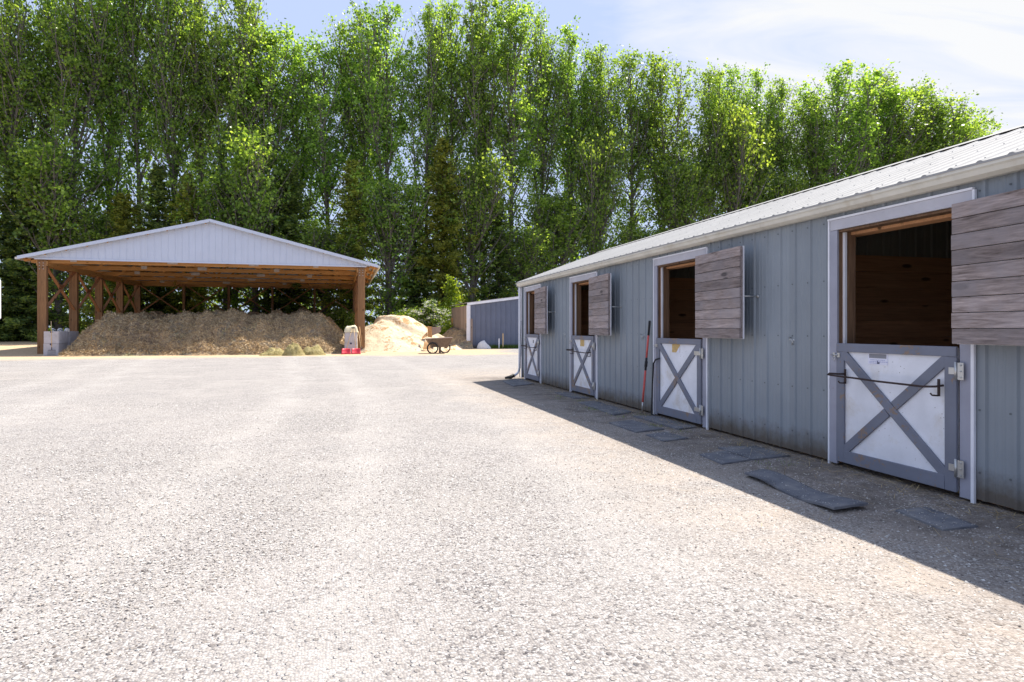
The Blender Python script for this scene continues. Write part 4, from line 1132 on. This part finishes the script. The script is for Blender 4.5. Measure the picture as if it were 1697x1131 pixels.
# ------------------------------------------------------------------ trees
def poplar_mesh(seed, H=28, Rm=2.4, nleaf=14500, base=.10):
    r = random.Random(seed)
    tk = MB(); k = 14
    bend = [(r.uniform(-.12, .12), r.uniform(-.12, .12)) for _ in range(k+1)]
    cen = []; x = y = 0
    for i in range(k+1):
        x += bend[i][0]; y += bend[i][1]; cen.append(Vector((x, y, H*.985*i/k)))
    tk.tube(cen, [max(.02, .24*(1-i/k)**.75+.015) for i in range(k+1)], 8)
    def cat(t):
        f = t*k; i = min(int(f), k-1); return cen[i].lerp(cen[i+1], f-i)
    stems = [(lambda t: cat(t*.985), base, 1.0, 1.0)]
    for q_ in range(r.choice((3, 4, 4, 5))):
        t0 = r.uniform(.22, .62); t1 = r.uniform(.76, .97); az = q_*2.1+r.uniform(0, 1.2); off = r.uniform(1.1, 2.5)
        A = cat(t0); B = cat(t1*.985)+Vector((math.cos(az)*off, math.sin(az)*off, 0)); Cm = A.lerp(B, .35)+Vector((math.cos(az)*off*.5, math.sin(az)*off*.5, 0))
        f_ = lambda t, A=A, B=B, Cm=Cm: A*(1-t)**2+Cm*2*t*(1-t)+B*t*t
        tk.tube([f_(i/7) for i in range(8)], [.11*(1-i/7)+.015 for i in range(8)], 5, False)
        stems.append((f_, .15, 1.0, .62*(t1-t0)/.5+.1))
    cl = []
    for si, (fn, tb, te, wgt) in enumerate(stems):
        nb = int((92 if si == 0 else 46)*min(1.2, wgt+.2))
        for b in range(nb):
            t = tb + (te-tb)*((b+r.random())/nb)
            az = b*2.399 + r.uniform(-.5, .5)
            p = fn(t); th_ = p.z/H
            env = Rm*(.72+.28*min(1, max(0, (th_-base))/.25))*(1 if th_ < .55 else max(.22, 1-((th_-.55)/.45)**2.2*.78))
            rad = env*r.uniform(.35, 1.15)*(1 if si == 0 else .6)
            el = R(34+26*th_ + r.uniform(-14, 14))
            d = Vector((math.cos(az)*math.cos(el), math.sin(az)*math.cos(el), math.sin(el)))
            Ln = max(.35, min(rad/max(.35, math.cos(el)), 5.5, (H-p.z)*.9+.35))
            pts = [p]; q = p.copy(); dd = d.copy()
            for s_ in range(4):
                dd = (dd + Vector((r.uniform(-.2, .2), r.uniform(-.2, .2), .11))).normalized(); q = q + dd*Ln/4; pts.append(q.copy())
            w0 = .010+.011*Ln
            tk.tube(pts, [w0, w0*.8, w0*.6, w0*.4, .006], 4, False)
            for s_ in range(1, 5):
                for rep in range(1 if s_ < 2 else (2 if Ln > 1 else 1)):
                    c = pts[s_] + Vector((r.gauss(0, .30), r.gauss(0, .30), r.gauss(0, .26)))*min(1, Ln/1.5+.2)
                    cl.append((c.x, c.y, c.z, .15+.19*r.random()))
                    if rep == 0 and s_ > 1 and Ln > 1: tk.tube([pts[s_], c], [.010, .004], 3, False)
    cl = np.array(cl); wt = np.exp(rng.normal(0, 1.15, len(cl))); wt /= wt.sum()
    idx = rng.choice(len(cl), nleaf, p=wt)
    P = cl[idx, :3] + rng.normal(size=(nleaf, 3))*cl[idx, 3:4]
    V = leaves(P, .205, .92, up=.25)
    return tk, V
def conifer_mesh(seed, H=17, Rm=3.0, nb=150, mat='conifer_leaf'):
    r = random.Random(seed); tk = MB()
    tk.tube([(0, 0, 0), (0, 0, H*.5), (0, 0, H)], [.26, .16, .02], 8)
    Q = []; D = []
    for b in range(nb):
        t = .03 + .96*(b/nb)**.95
        z = H*t; az = b*2.399 + r.uniform(-.4, .4); Ln = Rm*(1-t)**.72*r.uniform(.4, 1.3)+.25
        el = R(8 - 26*(1-t) + r.uniform(-16, 18)); d = Vector((math.cos(az)*math.cos(el), math.sin(az)*math.cos(el), math.sin(el)))
        pts = [Vector((0, 0, z))]; dd = d.copy(); q = pts[0].copy()
        for s_ in range(5):
            dd = (dd+Vector((0, 0, .045*s_-.03))).normalized(); q = q + dd*Ln/5; pts.append(q.copy())
        tk.tube(pts, [.03, .026, .02, .015, .01, .004], 4, False)
        side = Vector((-math.sin(az), math.cos(az), 0))
        ns = int(12+Ln*13)
        for k in range(ns):
            u = (k+r.random())/ns; f = u*5; i = min(int(f), 4); p = pts[i].lerp(pts[i+1], f-i)
            sg = 1 if k % 2 else -1; w_ = (.16+.42*(1-u)*Ln*.55)
            tipd = (side*sg*(.9) + dd*.8 + Vector((0, 0, -.22+r.uniform(-.15, .15)))).normalized()
            m_ = max(2, int(w_/.14))
            for j in range(m_):
                pp = p + tipd*(w_*(j+.5)/m_)
                for _ in range(2):
                    Q.append((pp.x+r.gauss(0, .05), pp.y+r.gauss(0, .05), pp.z-.08+r.gauss(0, .14))); D.append(tuple(tipd*1.0))
    P = np.array(Q); Dv = np.array(D)
    V = leaves(P, .26, .42, up=.15, dirv=Dv, jit=.35)
    return tk, V
def make_tree(kind, seed, **kw):
    if kind != 'conifer': lm = kw.pop('mat', 'poplar_leaf'); tk, V = poplar_mesh(seed, **kw)
    else:
        lm = kw.pop('mat', 'conifer_leaf'); tk, V = conifer_mesh(seed, **kw)
    root = bpy.data.objects.new({'poplar': 'poplar_tree', 'conifer': 'spruce_tree', 'broad': 'alder_tree'}[kind], None); COL.objects.link(root)
    t = tk.build('trunk', 'bark_dark' if kind == 'conifer' else 'bark_pale', None); t.parent = root
    c = npmesh('crown', V, lm, root)
    return root
def copy_tree(o):
    r = o.copy(); COL.objects.link(r)
    for c in o.children:
        d = c.copy(); COL.objects.link(d); d.parent = r
    return r
used = set()
def place(proto, x, y, s, sz, rot, label, cat, group):
    o = proto if proto.name not in used else copy_tree(proto)
    used.add(proto.name)
    o.location = (x, y, gh(x, y)-.05); o.scale = (s, s, sz); o.rotation_euler = (0, 0, rot)
    for k_ in ('label', 'category', 'group'):
        if k_ in o: del o[k_]
    tag(o, label, cat, group); return o
pops = [make_tree('poplar', 11+k, H=28, Rm=3.5+.35*(k % 3), base=(.05, .08, .04, .06, .09, .05)[k]) for k in range(6)]
prof_top = [(-300, -60), (0, -25), (60, -20), (120, -60), (200, -70), (300, -60), (390, -25), (430, 45), (470, 78), (520, 78), (560, 70), (598, 22), (650, 18), (700, 12), (740, 25), (765, -8), (810, -10), (850, 12), (900, 32), (950, 55), (1000, 85), (1050, 92), (1100, 98), (1140, 125), (1170, 116), (1210, 118), (1255, 125), (1300, 130), (1343, 158), (1385, 112), (1430, 130), (1480, 128), (1520, 150), (1560, 168), (1600, 200), (1650, 225), (1800, 260)]
def ptop(px): return float(np.interp(px, [a for a, b in prof_top], [b for a, b in prof_top]))
ppx = [-150, -95, -40, 12, 66, 128, 180, 232, 285, 335, 384, 440, 492, 545, 597, 645, 700, 752, 800, 848, 898, 948, 998, 1050, 1098, 1172, 1213, 1258, 1302, 1343, 1385, 1428, 1476, 1520, 1562, 1603, 1645, 1700]
ORD = ['first', 'second', 'third', 'fourth', 'fifth', 'sixth', 'seventh', 'eighth', 'ninth', 'tenth', 'eleventh', 'twelfth', 'thirteenth', 'fourteenth', 'fifteenth', 'sixteenth', 'seventeenth', 'eighteenth', 'nineteenth', 'twentieth']
seen = [p for p in ppx if 0 <= p <= 1625]
for k, px in enumerate(ppx):
    y = 61.0 + random.uniform(-1.3, 1.3); x = xat(px, y); Zc = y*math.cos(YAW)+x*math.sin(YAW)
    H_ = 1.4 + (HY-ptop(px))*Zc/F - gh(x, y)
    if px in seen:
        i = seen.index(px)
        if px < 410: where = f'{ORD[i]} tall poplar from the left end of the tree row, its top leaving the frame'
        elif px < 640:
            i2 = [p for p in seen if 410 <= p < 640].index(px); where = f'{ORD[i2]} poplar from the left behind the right half of the open shed roof'
        elif px < 870:
            i2 = [p for p in seen if 640 <= p < 870].index(px); where = f'{ORD[i2]} poplar from the left above the gap between shed and barn'
        elif px < 1140:
            i2 = [p for p in seen if 870 <= p < 1140].index(px); where = f'{ORD[i2]} poplar from the left behind the far end of the barn roof'
        else:
            i2 = [p for p in seen if p >= 1140][::-1].index(px); where = f'{ORD[i2]} poplar from the right where the row sinks behind the barn roof'
    else: where = 'poplar of the tree row standing outside the photo edge'
    sx = random.uniform(.85, 1.15)*(1.0 + (.25 if px > 1350 else 0))
    place(pops[k % 6], x, y, sx, H_/27.9, random.uniform(0, 6.28), where, 'tree', 'poplars in the tall row behind the sheds')
con = [make_tree('conifer', 31, H=17, Rm=3.1), make_tree('conifer', 32, H=17, Rm=2.7, nb=135), make_tree('conifer', 33, H=17, Rm=3.0, mat='conifer_yellow'), make_tree('conifer', 34, H=17, Rm=3.4, nb=165)]
alders = [make_tree('broad', 51+k, H=14, Rm=3.6, nleaf=10500, base=.04, mat='poplar_leaf_low') for k in range(3)]
cons = [  # px, top y, y, kind, label
 (-40, 230, 57, 0, 'dark spruce of the row outside the left photo edge'), (40, 260, 58, 3, 'broad dark spruce at the left photo edge above the trailer'), (100, 310, 58.3, 'a', 'bushy alder left of the open shed roof tip'),
 (160, 300, 57.8, 'a', 'bushy alder rising just behind the left slope of the shed roof'), (205, 318, 57.6, 2, 'yellow green spruce tips above the left half of the shed roof'), (262, 270, 58.5, 1, 'tall dark spruce behind the left half of the shed roof'),
 (312, 285, 57.6, 2, 'yellow green spruce left of the shed roof peak'), (368, 300, 58.4, 'a', 'bushy alder straight above the shed roof peak'), (425, 330, 57.5, 'a', 'low alder right of the shed roof peak'),
 (478, 275, 58.4, 3, 'dark spruce behind the middle of the right roof slope'), (530, 320, 58, 'a', 'alder behind the right tip of the shed roof'), (583, 262, 57.5, 2, 'yellow tipped spruce over the right tip of the shed roof'),
 (640, 330, 57.2, 'a', 'bushy alder standing behind the sawdust heap'), (688, 350, 57.6, 0, 'low dense spruce right of the sawdust heap peak'), (733, 225, 57.2, 2, 'tall yellow green spruce behind the white flowering shrub'),
 (780, 330, 57.8, 'a', 'bushy alder rising above the lean-to corner'), (825, 330, 58, 1, 'slim dark spruce above the lean-to roof'), (872, 340, 57.6, 'a', 'alder above the far end of the barn'), (925, 330, 59, 'a', 'bushy alder just right of the far barn corner above the roof'),
 (985, 330, 59, 'a', 'alder low over the middle of the barn roofline'), (1055, 320, 59, 'a', 'alder over the barn roofline above the third door'), (1130, 300, 59, 'a', 'alder filling the low gap in the poplar row above the barn roof'), (1215, 270, 60, 'a', 'alder low over the barn roof right of the gap in the row'), (1310, 235, 60, 'a', 'alder low over the barn roof, last before the roof hides the trees')]
na = 0
for px, ty_, y, k, lb in cons:
    x = xat(px, y); Zc = y*math.cos(YAW)+x*math.sin(YAW); H_ = 1.4+(HY-ty_)*Zc/F-gh(x, y)
    if k == 'a':
        H_ *= (1.25, .8, 1.0, 1.45, .75, 1.1)[na % 6]
        place(alders[na % 3], x, y, random.uniform(.95, 1.3), H_/14, random.uniform(0, 6.28), lb, 'tree', 'alders under the poplars'); na += 1
    else: place(con[k], x, y, random.uniform(1.0, 1.35), H_/17, random.uniform(0, 6.28), lb, 'tree', 'spruces in front of the poplars')

# woodland behind: reads as one mass through the gaps
def scatter_foliage(name, mat, n, xr, yr, zf, size, label, kind='stuff', clump=700, cs=.8, cat='woodland'):
    cxs = rng.uniform(*xr, clump); cys = rng.uniform(*yr, clump); czs = zf(cxs, clump)
    idx = rng.integers(0, clump, n)
    P = np.stack([cxs[idx], cys[idx], czs[idx]], 1) + rng.normal(size=(n, 3))*cs*np.array([1, 1, .8])
    P = P[P[:, 2] > .05]
    o = npmesh(name, leaves(P, size, .8, up=.2), mat); tag(o, label, cat, None, kind); return o
scatter_foliage('distant_woodland', 'poplar_leaf_low', 9000, (-60, 105), (68, 76), lambda x, n: rng.power(.7, n)*15+.3, .36, 'leafy woodland showing through gaps behind the tree row', clump=1700, cs=1.0)
scatter_foliage('undergrowth', 'shrub_leaf', 30000, (-50, 60), (57.5, 62.5), lambda x, n: rng.power(.8, n)*2.4+.3, .20, 'dark undergrowth along the foot of the trees', clump=1500, cs=.45, cat='undergrowth')

scatter_foliage('sun_tinted_undergrowth', 'bright_leaf', 22000, (-40, 30), (63.5, 68), lambda x, n: rng.power(.8, n)*5+.3, .26, 'undergrowth with sunlight painted into its bright leaves, in gaps behind the shed', clump=420, cs=.6, cat='undergrowth')  # brighter leaf colour stands in for sunlight on this growth
# bushes
def bush(x, y, w, d, hgt_, n, size, mat, name, label, cat='shrub', stems=7, flowers=0, up=.1):
    root = empty(name, (x, y, gh(x, y)), label, cat)
    st = MB(); ncl = 60; cl = []
    for k in range(ncl):
        t = random.uniform(0, 6.28); rr_ = math.sqrt(random.random()); ph = random.random()
        cx2 = math.cos(t)*rr_*w/2*(1-.45*ph); cy2 = math.sin(t)*rr_*d/2*(1-.45*ph); cz = hgt_*(.12+.85*ph*(1-.25*rr_))
        cl.append((cx2, cy2, cz, .16+.12*random.random()))
        if k % 2 == 0: st.tube([(x+cx2*.15, y+cy2*.15, gh(x, y)), (x+cx2*.6, y+cy2*.6, gh(x, y)+cz*.55), (x+cx2, y+cy2, gh(x, y)+cz)], [.025, .015, .006], 5, False)
    st.build('stem', 'bark_dark', root)
    cl = np.array(cl); idx = rng.integers(0, ncl, n)
    P = cl[idx, :3] + rng.normal(size=(n, 3))*cl[idx, 3:4]*1.25; P[:, 2] = np.abs(P[:, 2])
    npmesh('foliage', leaves(P, size, .7, up=up), mat, root)
    if flowers:
        sel = cl[rng.integers(0, ncl, flowers)]; dirs = rng.normal(size=(flowers, 3)); dirs[:, 2] = np.abs(dirs[:, 2]); dirs[:, 1] -= .5; dirs /= np.linalg.norm(dirs, axis=1)[:, None]
        cc = sel[:, :3] + dirs*sel[:, 3:4]*2.0
        k_ = 9; P = np.repeat(cc, k_, 0) + rng.normal(size=(flowers*k_, 3))*np.array([.075, .075, .02])
        npmesh('blossoms', leaves(P, .095, .95), 'flower_white', root)
    return root
bush(xat(712, 48.5), 48.5, 4.0, 2.2, 3.15, 7500, .15, 'shrub_leaf', 'flowering_shrub', 'large shrub covered in white flower heads right of the sawdust', flowers=520)
bush(xat(668, 50), 50, 3.4, 2.0, 2.5, 5500, .16, 'shrub_leaf', 'flowering_shrub', 'smaller dark shrub with few white flowers behind the sawdust heap', flowers=80)
bush(xat(742, 47), 47, 1.6, 1.2, 1.15, 3200, .20, 'bright_leaf', 'weed_clump', 'bright green weeds beside the lean-to board end', 'weeds')
bush(xat(757, 49.5), 49.5, 2.2, 1.8, 2.9, 3000, .16, 'shrub_leaf', 'leafy_shrub', 'dark shrub growing over the back of the lean-to', 'shrub', flowers=30)
bush(xat(565, 50), 50, 3.2, 2.0, 2.6, 3000, .16, 'shrub_leaf', 'leafy_shrub', 'leafy shrub seen under the shed roof behind the right post', 'shrub', flowers=15)
# sapling
sx_, sy_ = xat(748, 50.5), 50.5
sap = empty('sapling', (sx_, sy_, gh(sx_, sy_)), 'slender bright yellow green sapling above the lean-to corner', 'sapling')
tk = MB(); cl = []; z0 = gh(sx_, sy_)
tk.tube([(sx_, sy_, z0), (sx_+.1, sy_, z0+2.6), (sx_-.05, sy_, z0+4.9)], [.05, .03, .008], 6)
for k in range(34):
    t = .25+.75*k/34; z = 4.9*t; az = k*2.4; Ln = (1.15*(1-t)+.28)*random.uniform(.7, 1.3)
    e = Vector((math.cos(az)*Ln*.8, math.sin(az)*Ln*.8, Ln*.85)); tk.tube([(sx_, sy_, z0+z), Vector((sx_, sy_, z0+z))+e], [.012, .004], 4, False)
    for u in (.45, .75, 1.0): cl.append((e.x*u, e.y*u, z+e.z*u, .12))
tk.build('trunk', 'bark_pale', sap); cl = np.array(cl); idx = rng.integers(0, len(cl), 1500)
npmesh('crown', leaves(cl[idx, :3]+rng.normal(size=(1500, 3))*.15, .19, .8, up=.2), 'bright_leaf', sap)
# grass at the lean-to foot and round stray spots
def grass(n, fx, hmin, hmax, name, label, wd=.012):
    P = fx(n); hh = rng.uniform(hmin, hmax, n)[:, None]; t = rng.uniform(0, 6.28, n)
    s = np.stack([np.cos(t), np.sin(t), np.zeros(n)], 1)*wd; tip = np.stack([rng.normal(0, .35, n), rng.normal(0, .35, n), np.ones(n)], 1)*hh
    V = np.stack([P-s, P+s, P+tip], 1); o = npmesh(name, V, 'grass_leaf'); tag(o, label, 'grass', None, 'stuff')
def f1(n):
    X = rng.uniform(8.8, 15, n); Y = 40.75 + rng.normal(0, .16, n) + .1*np.sin(X*3); return np.stack([X, Y, np.full(n, .07)], 1)
grass(7000, f1, .05, .34, 'grass', 'strip of green weeds along the foot of the lean-to wall', .016)
def f2(n):
    X = rng.uniform(4.2, 8.0, n); Y = rng.uniform(46.5, 50, n); return np.stack([X, Y, .2+.02*(Y-45)], 1)
grass(9000, f2, .15, .7, 'grass', 'tall grass between the sawdust heap and the lean-to', .02)
def f3(n):
    c_ = rng.integers(0, 26, n); cx3 = np.array([random.uniform(4.1, 4.85) for _ in range(26)]); cy3 = np.array([random.uniform(5.6, 12.5) for _ in range(26)])
    return np.stack([cx3[c_]+rng.normal(0, .06, n), cy3[c_]+rng.normal(0, .1, n), np.full(n, .0)], 1)
grass(900, f3, .01, .035, 'grass', 'sparse low weeds between the mats along the barn', .003)
